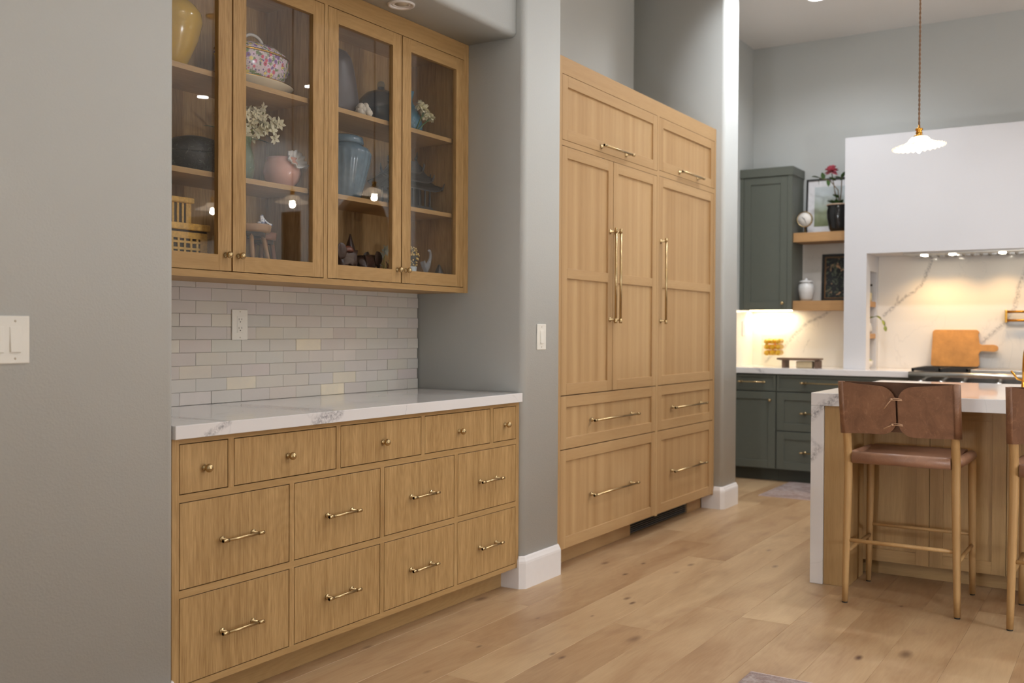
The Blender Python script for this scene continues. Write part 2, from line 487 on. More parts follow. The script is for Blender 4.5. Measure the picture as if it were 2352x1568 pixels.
# near pier at the left, rounded bullnose corner towards the alcove
R = 0.028
Yf = 2.427
struct('wall_near', MB().prism([(-3.0, Yf)] + arc(1.968-R, Yf+R, R, -90, 0) + [(1.968, 3.3), (-3.0, 3.3)], 0, ZC, smooth=True), M['wall'])
wa = struct('wall_alcove', MB().box(1.968, 3.94, 3.05, 3.3, 0, ZC), M['wall'])
YH = 2.475
struct('wall_header', MB().prism([(3.05, 2.57)] + [(YH+R-R*math.sin(math.radians(a)), 2.57+R-R*math.cos(math.radians(a))) for a in range(0, 91, 15)] + [(YH, ZC), (3.05, ZC)], 1.968, 3.94, 'x', smooth=True), M['wall'])
struct('wall_pier', MB().prism(arc(3.94+R, Yf+R, R, 180, 270) + arc(4.29-R, Yf+R, R, -90, 0) + [(4.29, 3.3), (3.94, 3.3)], 0, ZC, smooth=True), M['wall'])
struct('wall_recess', MB().box(4.29, 6.454, 3.067, 3.3, 0, ZC), M['wall'])
YP = 2.388
struct('wall_end', MB().prism(arc(6.454+R, YP+R, R, 180, 270) + arc(6.735-R, YP+R, R, -90, 0) + [(6.735, 3.3), (6.454, 3.3)], 0, ZC, smooth=True), M['wall'])
struct('wall_kitchen_side', MB().box(6.735, 8.5, 2.885, 3.3, 0, ZC), M['wall'])
# far kitchen wall with an arched opening to a dim hall and two narrow windows on its right half
AY, AR, AS = -1.90, 0.44, 2.28
wk = MB()
wk.box(8.5, 8.62, AY+AR, 3.3, 0, ZC)
wk.box(8.5, 8.62, -2.78, AY-AR, 0, ZC)
wk.box(8.5, 8.62, -3.10, -2.78, 2.585, ZC); wk.box(8.5, 8.62, -3.10, -2.78, 0, 0.9)
wk.box(8.5, 8.62, -4.19, -3.10, 0, ZC)
wk.box(8.5, 8.62, -4.75, -4.19, 2.62, ZC); wk.box(8.5, 8.62, -4.75, -4.19, 0, 2.30)
wk.box(8.5, 8.62, -5.4, -4.75, 0, ZC)
wk.prism([(AY+AR, AS)] + [(AY+AR*math.cos(math.radians(a)), AS+AR*math.sin(math.radians(a))) for a in range(10, 180, 10)] + [(AY-AR, AS), (AY-AR, ZC), (AY+AR, ZC)], 8.5, 8.62, 'x')
struct('wall_kitchen', wk, M['wall'])
for nm, y0, y1, z0, z1 in (('window_1', -3.10, -2.78, 0.9, 2.585), ('window_2', -4.75, -4.19, 2.30, 2.62)):
    f = MB(); t = 0.03
    f.box(8.52, 8.58, y0, y0+t, z0, z1); f.box(8.52, 8.58, y1-t, y1, z0, z1); f.box(8.52, 8.58, y0+t, y1-t, z0, z0+t); f.box(8.52, 8.58, y0+t, y1-t, z1-t, z1)
    w = struct(nm, f, plain(nm + ' frame', lin(70, 58, 44), 0.5), loc=(8.55, y0, z0))
    build('pane', MB().box(8.545, 8.55, y0+t, y1-t, z0+t, z1-t), plain(nm + ' night glass', (0.012, 0.012, 0.014, 1), 0.05), w)
hall = MB()
hall.box(10.2, 10.3, -3.2, -0.6, 0, 3.0); hall.box(8.62, 10.3, -3.3, -3.2, 0, 3.0); hall.box(8.62, 10.3, -0.6, -0.5, 0, 3.0); hall.box(8.62, 10.3, -3.3, -0.5, 3.0, 3.1)
struct('wall_hall', hall, M['wall'])
struct('wall_opposite', MB().box(-3.0, 8.62, -5.4, -5.3, 0, ZC), M['wall'])
struct('wall_light_blocker', MB().box(-0.62, -0.50, 1.30, 2.427, 0, ZC), M['wall'])  # added unseen wall, keeps the rear fill lamp off the near wall
struct('wall_rear', MB().box(-3.1, -3.0, -5.4, 3.3, 0, ZC), M['wall'])

# baseboards with a moulded top, mitred round the pier corners
PROF = [(0, 0), (0.015, 0), (0.015, 0.118), (0.0135, 0.128), (0.009, 0.138), (0.006, 0.146), (0.003, 0.150), (0, 0.151)]
def sweep(mb, path, prof, m=0):
    n = len(path); vs_ = []
    for i, p in enumerate(path):
        d0 = (Vector(path[i]) - Vector(path[i-1])).normalized() if i else None
        d1 = (Vector(path[i+1]) - Vector(path[i])).normalized() if i < n-1 else None
        if d0 is None: d0 = d1
        if d1 is None: d1 = d0
        n0 = Vector((d0.y, -d0.x)); n1 = Vector((d1.y, -d1.x))
        b = (n0 + n1).normalized(); k = 1/max(b.dot(n0), 0.3)
        for (o, z) in prof: vs_.append((p[0]+b.x*o*k, p[1]+b.y*o*k, z))
    K = len(prof); fs = []
    for i in range(n-1):
        for j in range(K):
            j2 = (j+1) % K
            fs.append((i*K+j, (i+1)*K+j, (i+1)*K+j2, i*K+j2))
    fs.append(tuple(range(K))); fs.append(tuple((n-1)*K+j for j in range(K))[::-1])
    mb.add(vs_, fs, m)
b = MB(); sweep(b, [(3.94, 2.4465), (3.94, Yf+0.016), (3.956, Yf), (4.274, Yf), (4.29, Yf+0.016), (4.29, 2.4465)], PROF)
b.box(3.925, 3.94, 2.4465, 2.54, 0, 0.097); b.box(4.29, 4.305, 2.4465, 2.53, 0, 0.095)
struct('baseboard_pier', b, M['trim'])
b = MB(); sweep(b, [(6.454, 2.4465), (6.454, YP+0.016), (6.470, YP), (6.719, YP), (6.735, YP+0.016), (6.735, 2.885)], PROF)
b.box(6.439, 6.454, 2.4465, 2.53, 0, 0.095)
struct('baseboard_end', b, M['trim'])
b = MB(); sweep(b, [(-3.0, Yf), (1.952, Yf), (1.968, Yf+0.016), (1.968, 2.446)], PROF)
struct('baseboard_near', b, M['trim'])

# zellige tiles behind the worktop: each tile a piece of the alcove wall
TP, TH = 0.1523, 0.0498
cream = {(4, 3.099): 1.0, (0, 3.251): 1.0, (1, 2.712): 0.8, (1, 3.32): 0.7, (5, 2.86): 0.35, (5, 3.17): 0.3, (2, 2.48): 0.5}
meshes = {}
def tile_mesh(w, h):
    key = (round(w, 3), round(h, 3))
    if key not in meshes:
        mb = MB(); d = 0.0058; e = 0.0016
        a, c = w/2, h/2
        vs_ = [(-a, d, -c), (a, d, -c), (a, d, c), (-a, d, c), (-a, 0.0012, -c), (a, 0.0012, -c), (a, 0.0012, c), (-a, 0.0012, c),
               (-a+e, 0, -c+e), (a-e, 0, -c+e), (a-e, 0, c-e), (-a+e, 0, c-e)]
        fs = [(4,5,9,8),(5,6,10,9),(6,7,11,10),(7,4,8,11),(8,9,10,11),(0,1,5,4),(1,2,6,5),(2,3,7,6),(3,0,4,7)]
        mb.add(vs_, fs)
        me = bpy.data.meshes.new('tile'); me.from_pydata(mb.v, [], mb.f); me.materials.append(M['tile'])
        bm = bmesh.new(); bm.from_mesh(me); bmesh.ops.recalc_face_normals(bm, faces=bm.faces[:]); bm.to_mesh(me); bm.free()
        meshes[key] = me
    return meshes[key]
build('grout', MB().box(1.97, 3.938, 3.0465, 3.0502, 0.914, 1.41), M['grout'], wa)
for k in range(10):
    x = (2.483 if k % 2 == 0 else 2.56) - TP*4
    z0 = 0.914 + TH*k; z1 = min(z0 + TH, 1.405)
    while x < 3.938:
        x0, x1 = max(x, 1.97), min(x + TP, 3.938)
        if x1 - x0 > 0.012:
            o = link('tile', tile_mesh(x1-x0-0.0010, z1-z0-0.0010), wa, ((x0+x1)/2, 3.0405, (z0+z1)/2))
            o.rotation_euler = (random.gauss(0, 0.006), 0, random.gauss(0, 0.005))
            t = random.random()
            cc = [0.560+0.035*random.random(), 0.520+0.032*random.random(), 0.470+0.035*random.random()]
            for (kk, xx), amt in cream.items():
                if kk == k and abs(xx - x) < 0.05: cc = [c*(1-amt)+q*amt for c, q in zip(cc, (0.72, 0.64, 0.49))]
            if t > 0.88: cc = [c*1.07 for c in cc]
            if t < 0.10: cc = [c*0.94 for c in cc]
            o.color = (cc[0], cc[1], cc[2], 1)
        x += TP

# ------------------------------------------------------------------ ceiling downlights (each lamp's light is built with it)
def downlight(x, y, label, lit=True, z=ZC, r=0.075, power=CAN_W, cone=CAN_CONE, col=None):
    t = thing('recessed_downlight', label, 'ceiling light', (x, y, z), 'recessed ceiling downlights' if lit else None)
    ring = MB().lathe([(r*0.74, -0.001), (r*0.80, -0.006), (r*0.97, -0.007), (r, -0.003), (r, 0.004), (r*0.74, 0.004)], (x, y, z), 32, closed=True)
    build('trim_ring', ring, M['trim'], t)
    if lit:
        build('lens', MB().lathe([(0, -0.0025), (r*0.735, -0.0025), (r*0.735, 0.002), (0, 0.002)], (x, y, z), 32), M['lens'], t)
        ld = bpy.data.lights.new('downlight_lamp', 'SPOT'); ld.energy = power; ld.color = col
        ld.spot_size = math.radians(cone); ld.spot_blend = CAN_BLEND; ld.shadow_soft_size = 0.05
        lo = bpy.data.objects.new('downlight_lamp', ld); COL.objects.link(lo); lo.parent = t; lo.location = (0, 0, -0.02)
    else:
        build('baffle', MB().lathe([(r*0.50, -0.0012), (r*0.60, -0.0035), (r*0.74, -0.001), (r*0.74, 0.003), (r*0.50, 0.003)], (x, y, z), 32, closed=True), M['trim'], t)
        build('lens', MB().lathe([(0, -0.0006), (r*0.5, -0.0006), (r*0.5, 0.002), (0, 0.002)], (x, y, z), 32), M['lens_off'], t)
    return t
downlight(3.294, 2.64, 'unlit cream downlight in the lowered ceiling above the glass cabinet', False, 2.57, 0.058)
for (x, y, lab, kit, k) in [(7.42, 2.05, 'lit downlight over the green wall cabinet corner of the kitchen', 1, 1.3),
                    (7.46, -1.64, 'lit downlight mirrored small in the second glass door, upper edge', 1, 1.9),
                    (7.20, -2.94, 'lit downlight mirrored large in the first glass door', 1, 1.9),
                    (8.05, -3.30, 'lit downlight mirrored beside the white flowers', 1, 1.2),
                    (6.62, 2.10, 'lit downlight close to the grey end pier beside the tall cabinet', 1, 1.1),
                    (5.15, 1.55, 'lit downlight in front of the tall oak cabinet', 2, 0.38),
                    (4.40, 0.90, 'added fill downlight over the aisle between the drawer cabinet and the island', 2, 1.1),  # extra lamp put in to brighten the recess side above the tall cabinet
                    (6.20, 1.25, 'added fill downlight over the corner of the island next to the kitchen aisle', 1, 2.2),  # extra lamp put in to brighten the kitchen aisle
                    (6.20, -0.20, 'lit downlight over the middle of the island', 1, 1.7),
                    (5.30, -2.2, 'lit downlight over the far end of the island', 1, 1.4),
                    (2.90, -0.05, 'lit downlight before the drawer cabinet', 0, 1.2),
                    (3.2, -2.2, 'added fill downlight over the middle of the open room', 0, 1.0),  # this and the far row below: lamps added for even light on walls
                    (2.0, -4.3, 'added fill downlight near the wall opposite the cabinets', 0, 1.2),
                    (3.6, -4.3, 'added fill downlight near the opposite wall before the island', 0, 1.2),
                    (5.2, -4.3, 'added fill downlight near the opposite wall beyond the island', 0, 1.4)]:
    downlight(x, y, lab, power=CAN_W*k, cone=168 if kit == 2 else CAN_CONE, col=CAN_KITCHEN if kit else CAN_ROOM)

# ------------------------------------------------------------------ hardware
def knob(mb, c, d=(0, -1, 0), r=0.0135):
    """round knob: rosette, stem, ball; d is the outward direction along an axis"""
    ax = 'y' if abs(d[1]) > 0 else 'x'; s = d[1] if ax == 'y' else d[0]
    pr_ = [(0, 0), (0.0095, 0), (0.0095, 0.003), (0.005, 0.005), (0.005, 0.011)]
    R_ = r
    for i in range(1, 9):
        a = PI*i/9
        pr_.append((R_*math.sin(a), 0.011 + R_*0.85*(1-math.cos(a))))
    pr_.append((0, 0.011+R_*1.7))
    mb.lathe([(q, z*s) for q, z in pr_], c, 14, axis=ax)
    return mb
def bar_pull(mb, c, half, post, off=0.030, r=0.0052, run='x', d=(0, -1, 0)):
    """bar handle on two posts with rosettes and end collars"""
    D = Vector(d); U = {'x': Vector((1, 0, 0)), 'y': Vector((0, 1, 0)), 'z': Vector((0, 0, 1))}[run]; c = Vector(c)
    a, b_ = c + D*off - U*half, c + D*off + U*half
    mb.tube([a, b_], r, 10)
    for s in (-1, 1):
        e = c + D*off + U*s*half
        mb.tube([e - U*s*0.024, e - U*s*0.0235, e - U*s*0.0012, e], [r*1.0, r*1.28, r*1.28, r*1.0], 10)
        p = c + U*s*post
        mb.tube([p, p + D*0.004, p + D*0.0045, p + D*off], [r*1.9, r*1.9, r*0.85, r*0.85], 10)
    return mb

# ------------------------------------------------------------------ drawer cabinet under the worktop
YD = 2.448
base = thing('drawer_cabinet', 'honey oak inset drawer cabinet built into the alcove under the white worktop', 'cabinet', (2.96, 2.75, 0))
XS5 = [(1.999, 2.190), (2.213, 2.693), (2.715, 3.194), (3.217, 3.696), (3.721, 3.912)]
XS4 = [(1.999, 2.460), (2.482, 2.940), (2.962, 3.425), (3.449, 3.912)]
ROWS = [(0.701, 0.856, XS5), (0.411, 0.678, XS4), (0.121, 0.388, XS4)]
FX0, FX1 = 1.972, 3.939
f = MB(); t = 0.02
f.box(FX0, XS5[0][0], YD, YD+t, 0.1, 0.8722); f.box(XS5[-1][1], FX1, YD, YD+t, 0.1, 0.8722)
zr = [(0.1, 0.121), (0.388, 0.411), (0.678, 0.701), (0.856, 0.8722)]
for z0, z1 in zr: f.box(XS5[0][0], XS5[-1][1], YD, YD+t, z0, z1, 1)
for z0, z1, xs in ROWS:
    for a, c in zip(xs[:-1], xs[1:]): f.box(a[1], c[0], YD, YD+t, z0, z1, 0)
build('face_frame', f, [M['oak_z'], M['oak_x']], base)
cb = MB(); cb.box(FX0, FX0+0.02, YD+t, 3.048, 0.1, 0.8722); cb.box(FX1-0.02, FX1, YD+t, 3.048, 0.1, 0.8722); cb.box(FX0+0.02, FX1-0.02, YD+t, 3.048, 0.1, 0.12); cb.box(FX0+0.02, FX1-0.02, YD+0.06, YD+0.08, 0.12, 0.8722)
build('carcass', cb, M['oak_z'], base)
build('toe_kick', MB().box(FX0, 3.925, 2.535, 2.553, 0.0, 0.1), M['oak_x'], base)
g = 0.0028
for z0, z1, xs in ROWS:
    for (x0, x1) in xs:
        d = build('drawer', MB().box(x0+g, x1-g, YD, YD+0.019, z0+g, z1-g), M['oak_z'], base, loc=((x0+x1)/2, YD, (z0+z1)/2), bevel=0.0007, bseg=1)
        cx = (x0+x1)/2
        if xs is XS5: build('knob', knob(MB(), (cx, YD, 0.775)), M['brass'], d)
        else: build('bar_pull', bar_pull(MB(), (cx, YD, 0.541 if z0 > 0.3 else 0.250), 0.0865, 0.065), M['brass'], d)

top = MB().box(1.970, 3.938, 2.428, 3.0395, 0.8722, 0.914)
tag(build('quartz_worktop', top, M['quartz_alcove'], loc=(2.95, 2.73, 0.8722), bevel=0.002), 'white veined quartz worktop on the oak drawer cabinet in the alcove', 'worktop')

# ------------------------------------------------------------------ glazed wall cabinet
YU = 2.743
up = thing('glazed_wall_cabinet', 'honey oak wall cabinet with four glass doors above the tiled splashback', 'cabinet', (2.95, 2.9, 1.383))
c = MB()
c.box(1.972, 2.05, YU+0.02, 3.03, 1.383, 2.569); c.box(3.866, 3.939, YU+0.02, 3.03, 1.383, 2.569)
c.box(2.05, 3.866, YU+0.02, 3.03, 2.49, 2.569, 1); c.box(2.05, 3.866, YU+0.02, 3.03, 1.383, 1.407, 1)
c.box(2.905, 2.995, YU+0.02, 3.03, 1.407, 2.49)
c.box(1.972, 3.939, 3.03, 3.048, 1.383, 2.569)
build('carcass', c, [M['oak_z'], M['oak_x']], up)
DX = [(2.0, 2.4685), (2.4715, 2.940), (2.961, 3.4295), (3.4325, 3.901)]
f = MB()
f.box(1.972, 2.0, YU, YU+0.02, 1.383, 2.569); f.box(3.901, 3.939, YU, YU+0.02, 1.383, 2.569); f.box(2.940, 2.961, YU, YU+0.02, 1.407, 2.492)
f.box(2.0, 3.901, YU, YU+0.02, 2.492, 2.569, 1); f.box(2.0, 3.901, YU, YU+0.02, 1.383, 1.407, 1)
build('face_frame', f, [M['oak_z'], M['oak_x']], up)
for (x0, x1) in ((2.05, 2.905), (2.995, 3.866)):
    for z in (1.757, 2.11):
        build('shelf', MB().box(x0+0.001, x1-0.001, YU+0.030, 3.029, z-0.019, z), M['oak_x'], up, loc=((x0+x1)/2, 2.9, z))
SW = 0.060
for i, (x0, x1) in enumerate(DX):
    z0, z1 = 1.4075, 2.4915; a = x0+g*0.8; e = x1-g*0.8; lo, hi = z0+g*0.9, z1-g*0.9
    f = MB()
    f.box(a, a+SW, YU, YU+0.0195, lo, hi); f.box(e-SW, e, YU, YU+0.0195, lo, hi)
    f.box(a+SW, e-SW, YU, YU+0.0195, lo, lo+0.056, 1); f.box(a+SW, e-SW, YU, YU+0.0195, hi-0.056, hi, 1)
    d = build('door', f, [M['oak_z'], M['oak_x']], up, loc=((x0+x1)/2, YU, z0))
    build('glass_pane', MB().box(a+SW-0.004, e-SW+0.004, YU+0.010, YU+0.013, lo+0.052, hi-0.052), M['pane'], d)
    kx = (e-0.026) if i % 2 == 0 else (a+0.026)
    build('knob', knob(MB(), (kx, YU, 1.466), r=0.0125), M['brass'], d)

# ------------------------------------------------------------------ tall cabinet
tall = thing('tall_cabinet', 'tall pale oak shaker cabinet wall with long brass pulls between two grey piers', 'cabinet', (5.37, 2.75, 0))
TX0, TX1, TZ0, TZ1 = 4.292, 6.4525, 0.097, 2.572
c = MB()
c.box(TX0, TX0+0.02, YD+0.02, 3.066, TZ0, TZ1); c.box(TX1-0.02, TX1, YD+0.02, 3.066, TZ0, TZ1)
c.box(TX0+0.02, TX1-0.02, YD+0.02, 3.066, TZ1-0.02, TZ1); c.box(TX0+0.02, TX1-0.02, YD+0.02, 3.066, TZ0, TZ0+0.008); c.box(TX0+0.02, TX1-0.02, YD+0.05, YD+0.07, TZ0+0.008, TZ1-0.02)
build('carcass', c, M['tall_z'], tall)
f = MB()
f.box(TX0, 4.331, YD, YD+0.02, TZ0, TZ1); f.box(6.421, TX1, YD, YD+0.02, TZ0, TZ1); f.box(5.485, 5.515, YD, YD+0.02, TZ0, 2.487)
f.box(4.331, 6.421, YD, YD+0.02, 2.487, TZ1, 1); f.box(4.331, 5.485, YD, YD+0.02, 2.130, 2.157, 1); f.box(5.515, 6.421, YD, YD+0.02, 2.135, 2.166, 1)
build('face_frame', f, [M['tall_z'], M['tall_x']], tall)
def shaker(name, parent, u0, u1, z0, z1, d0, mats, mids=(), sw=0.057, face='y', gap=0.0024, thick=0.0195, rec=0.009):
    """frame-and-panel front; face 'y' looks to -Y (u = x), face 'x' looks to -X (u = y)"""
    u0 += gap; u1 -= gap; z0 += gap; z1 -= gap
    def bx(mb, a, b_, p, q, lo, hi, m=0):
        if face == 'y': mb.box(a, b_, p, q, lo, hi, m)
        else: mb.box(p, q, a, b_, lo, hi, m)
    f = MB()
    bx(f, u0, u0+sw, d0, d0+thick, z0, z1); bx(f, u1-sw, u1, d0, d0+thick, z0, z1)
    zs = [z0+sw] + [v for m_ in mids for v in m_] + [z1-sw]
    bx(f, u0+sw, u1-sw, d0, d0+thick, z0, z0+sw, 1); bx(f, u0+sw, u1-sw, d0, d0+thick, z1-sw, z1, 1)
    for (a, b_) in mids: bx(f, u0+sw, u1-sw, d0, d0+thick, a, b_, 1)
    uc = (u0+u1)/2
    loc = (uc, d0, z0) if face == 'y' else (d0, uc, z0)
    d = build(name, f, mats[:2], parent, loc=loc, bevel=0.001, bseg=1)
    for lo, hi in zip(zs[0::2], zs[1::2]):
        p = MB(); bx(p, u0+sw-0.0005, u1-sw+0.0005, d0+rec, d0+rec+0.006, lo-0.0005, hi+0.0005)
        build('panel', p, mats[2], d)
    return d
TM = [M['tall_z'], M['tall_x'], M['tall_z']]
d = shaker('flap_door', tall, 4.331, 5.485, 2.157, 2.487, YD, TM); build('bar_pull', bar_pull(MB(), (4.907, YD, 2.188), 0.185, 0.15, 0.036, 0.0062), M['brass'], d)
d = shaker('flap_door', tall, 5.515, 6.421, 2.166, 2.487, YD, TM); build('bar_pull', bar_pull(MB(), (5.968, YD, 2.195), 0.180, 0.15, 0.036, 0.0062), M['brass'], d)
for (x0, x1, hx, zt) in ((4.331, 4.9055, 4.868, 2.130), (4.9075, 5.485, 4.927, 2.130), (5.515, 6.421, 5.543, 2.135)):
    d = shaker('door', tall, x0, x1, 0.877, zt, YD, TM, mids=((1.467, 1.518),))
    build('bar_pull', bar_pull(MB(), (hx, YD, 1.505), 0.258, 0.239, 0.037, 0.0068, 'z'), M['brass'], d)
for (x0, x1, half) in ((4.331, 5.485, 0.275), (5.515, 6.421, 0.268)):
    for (z0, z1, hz) in ((0.6045, 0.877, 0.735), (0.102, 0.6045, 0.342)):
        d = shaker('drawer', tall, x0, x1, z0, z1, YD, TM)
        build('bar_pull', bar_pull(MB(), ((x0+x1)/2, YD, hz), half, half-0.035, 0.036, 0.0062), M['brass'], d)
build('toe_kick', MB().box(4.306, 5.325, 2.535, 2.553, 0, TZ0), M['tall_x'], tall)
build('toe_kick', MB().box(6.20, 6.438, 2.535, 2.553, 0, TZ0), M['tall_x'], tall)
gr = build('vent_grille', MB().box(5.325, 6.20, 2.556, 2.566, 0.002, TZ0-0.002), M['dark'], tall)
for i in range(7): build('slat', MB().box(5.33, 6.195, 2.540, 2.555, 0.010+i*0.0122, 0.0135+i*0.0122), plain('grey vent slat', (0.10, 0.10, 0.10, 1), 0.4) if i == 0 else bpy.data.materials['grey vent slat'], gr)

# ------------------------------------------------------------------ switches and outlet
def rocker_plate(name, label, cat, x0, x1, z0, z1, y, rockers, face='y'):
    th = 0.006
    def bx(mb, a, b_, p, q, lo, hi):
        return mb.box(a, b_, y-q, y-p, lo, hi) if face == 'y' else mb.box(a, b_, y-q, y-p, lo, hi)
    t = thing(name, label, cat, ((x0+x1)/2, y, (z0+z1)/2))
    build('cover_plate', bx(MB(), x0, x1, 0.0003, th, z0, z1), M['plastic'], t, bevel=0.0025)
    zc = (z0+z1)/2
    for rx in rockers:
        o = build('rocker', bx(MB(), rx-0.0155, rx+0.0155, th-0.002, th+0.0008, zc-0.033, zc+0.033), M['plastic'], t, bevel=0.0006, bseg=1)
        p = MB().add([(rx-0.014, y-th-0.0005, zc-0.031), (rx+0.014, y-th-0.0005, zc-0.031), (rx+0.014, y-th-0.0010, zc+0.031), (rx-0.014, y-th-0.0010, zc+0.031),
                      (rx-0.014, y-th-0.0050, zc-0.031), (rx+0.014, y-th-0.0050, zc-0.031), (rx+0.014, y-th-0.0014, zc+0.031), (rx-0.014, y-th-0.0014, zc+0.031)],
                     [(0,1,2,3),(4,5,6,7),(0,1,5,4),(2,3,7,6),(1,2,6,5),(3,0,4,7)])
        build('paddle', p, M['plastic'], o)
        for s in (-1, 1):
            build('screw', MB().lathe([(0, -th-0.0006), (0.003, -th-0.0004), (0.003, -th+0.001), (0, -th+0.001)], (rx, y, zc+s*0.0478), 10, axis='y'), M['lens_off'], t)
    return t
rocker_plate('light_switch', 'white double rocker switch plate on the near grey wall, cut by the photo edge', 'light switch', 1.381, 1.505, 1.113, 1.235, Yf, (1.420, 1.466))
rocker_plate('light_switch', 'white single rocker switch on the grey pier beside the tall cabinet', 'light switch', 4.057, 4.139, 1.113, 1.235, Yf, (4.098,))
ot = thing('power_outlet', 'white double power outlet on the off white tiles', 'outlet', (2.773, 3.04, 1.2215))
build('cover_plate', MB().box(2.733, 2.814, 3.0335, 3.0400, 1.161, 1.282), M['plastic'], ot, bevel=0.0025)
build('socket_insert', MB().box(2.757, 2.790, 3.0322, 3.0340, 1.189, 1.255), M['plastic'], ot, bevel=0.0006, bseg=1)
for zc in (1.2385, 1.2045):
    build('slot', MB().box(2.7655, 2.7672, 3.0318, 3.0325, zc+0.000, zc+0.008), M['dark'], ot)
    build('slot', MB().box(2.7795, 2.7812, 3.0318, 3.0325, zc+0.001, zc+0.008), M['dark'], ot)
    build('slot', MB().lathe([(0, 0), (0.0024, 0), (0.0024, 0.0007), (0, 0.0007)], (2.7733, 3.0318, zc-0.006), 10, axis='y'), M['dark'], ot)
for zc in (1.170, 1.273): build('screw', MB().lathe([(0, 0), (0.0026, 0), (0.0026, 0.001), (0, 0.001)], (2.7735, 3.0330, zc), 10, axis='y'), M['lens_off'], ot)

# ------------------------------------------------------------------ kitchen: dark green base cabinets, top, splashback
XG, XC, XB = 7.87, 7.85, 8.5
GM = [M['green']]*3
def green_unit(label, y0, y1):
    t = thing('green_base_cabinet', label, 'cabinet', (8.15, (y0+y1)/2, 0))
    c = MB(); c.box(XG+0.021, XB-0.02, y0, y1, 0.10, 0.865); build('carcass', c, M['green'], t)
    build('toe_kick', MB().box(XG+0.08, XG+0.10, y0, y1, 0, 0.10), M['toe_green'], t)
    return t
ga = green_unit('dark green shaker base cabinet with one door in the kitchen corner', 2.468, 2.884)
d = shaker('drawer', ga, 2.470, 2.884, 0.728, 0.862, XG, GM, sw=0.02, face='x'); build('bar_pull', bar_pull(MB(), (XG, 2.662, 0.800), 0.115, 0.09, 0.03, 0.006, 'y', (-1, 0, 0)), M['brass'], d)
d = shaker('door', ga, 2.470, 2.884, 0.105, 0.724, XG, GM, sw=0.06, face='x'); build('knob', knob(MB(), (XG, 2.515, 0.656), (-1, 0, 0)), M['brass'], d)
gb = green_unit('dark green three drawer base cabinet beside the steel range', 1.462, 2.466)
for (z0, z1, hz) in ((0.728, 0.862, 0.800), (0.414, 0.724, 0.560), (0.105, 0.410, 0.250)):
    d = shaker('drawer', gb, 1.464, 2.464, z0, z1, XG, GM, sw=0.02 if z0 > 0.7 else 0.06, face='x')
    build('bar_pull', bar_pull(MB(), (XG, 1.964, hz), 0.305, 0.27, 0.032, 0.0065, 'y', (-1, 0, 0)), M['brass'], d)
gc = green_unit('dark green base cabinet right of the steel range', -1.35, 0.238)
shaker('door', gc, -0.55, 0.236, 0.105, 0.862, XG, GM, sw=0.06, face='x'); shaker('door', gc, -1.35, -0.55, 0.105, 0.862, XG, GM, sw=0.06, face='x')
tag(build('perimeter_worktop', MB().box(XC, XB-0.001, 1.462, 2.884, 0.868, 0.914), M['quartz_kitchen'], loc=(8.15, 2.2, 0.868), bevel=0.003), 'white quartz worktop on the dark green cabinets in the kitchen corner', 'worktop')
tag(build('perimeter_worktop', MB().box(XC, XB-0.001, -1.35, 0.238, 0.868, 0.914), M['quartz_kitchen'], loc=(8.15, -0.5, 0.868), bevel=0.003), 'white quartz worktop right of the range, hidden by the stools', 'worktop')
s_ = struct('wall_splashback', MB().box(8.485, 8.4995, 1.992, 2.884, 0.9145, 1.985), M['slab_left'])
struct('wall_splashback_side', MB().box(7.90, 8.4845, 2.870, 2.8845, 0.9145, 1.385), M['slab_left'])

# kitchen switch plate on the side splashback
t = thing('light_switch', 'small white switch plate under the green wall cabinet', 'light switch', (8.24, 2.8695, 1.23))
build('cover_plate', MB().box(8.20, 8.28, 2.8635, 2.8698, 1.168, 1.292), M['plastic'], t, bevel=0.002)
build('rocker', MB().box(8.223, 8.257, 2.8618, 2.8640, 1.197, 1.263), M['plastic'], t)

# green wall cabinet
gw = thing('green_wall_cabinet', 'tall dark green wall cabinet with one shaker door in the kitchen corner', 'cabinet', (8.33, 2.66, 1.388))
c = MB(); c.box(8.19, 8.499, 2.440, 2.883, 1.388, 2.498); build('carcass', c, M['green'], gw)
f = MB(); f.box(8.17, 8.19, 2.440, 2.478, 1.388, 2.498); f.box(8.17, 8.19, 2.852, 2.883, 1.388, 2.498); f.box(8.17, 8.19, 2.478, 2.852, 1.388, 1.394)
build('face_frame', f, M['green'], gw)
build('cornice', MB().box(8.160, 8.499, 2.432, 2.883, 2.498, 2.570), M['green'], gw, bevel=0.002)
d = shaker('door', gw, 2.478, 2.852, 1.394, 2.496, 8.171, GM, sw=0.058, face='x'); build('knob', knob(MB(), (8.171, 2.512, 1.443), (-1, 0, 0)), M['brass'], d)
build('led_strip', MB().box(8.37, 8.40, 2.50, 2.86, 1.381, 1.388), M['led'], gw)
ld = bpy.data.lights.new('led_strip_lamp', 'AREA'); ld.shape = 'RECTANGLE'; ld.size = 0.03; ld.size_y = 0.34; ld.energy = 3.6; ld.color = (1.0, 0.80, 0.50)
lo = bpy.data.objects.new('led_strip_lamp', ld); COL.objects.link(lo); lo.parent = gw; lo.location = (8.385-8.33, 2.68-2.66, -0.010)

# floating shelves
for lab, z0, z1 in (('upper oak floating shelf between green cabinet and white hood', 1.944, 2.020), ('lower oak floating shelf between green cabinet and white hood', 1.381, 1.461)):
    tag(build('floating_shelf', MB().box(8.20, 8.484, 1.993, 2.4385, z0, z1), M['shelf_y'], loc=(8.35, 2.21, z0), bevel=0.002), lab, 'shelf')

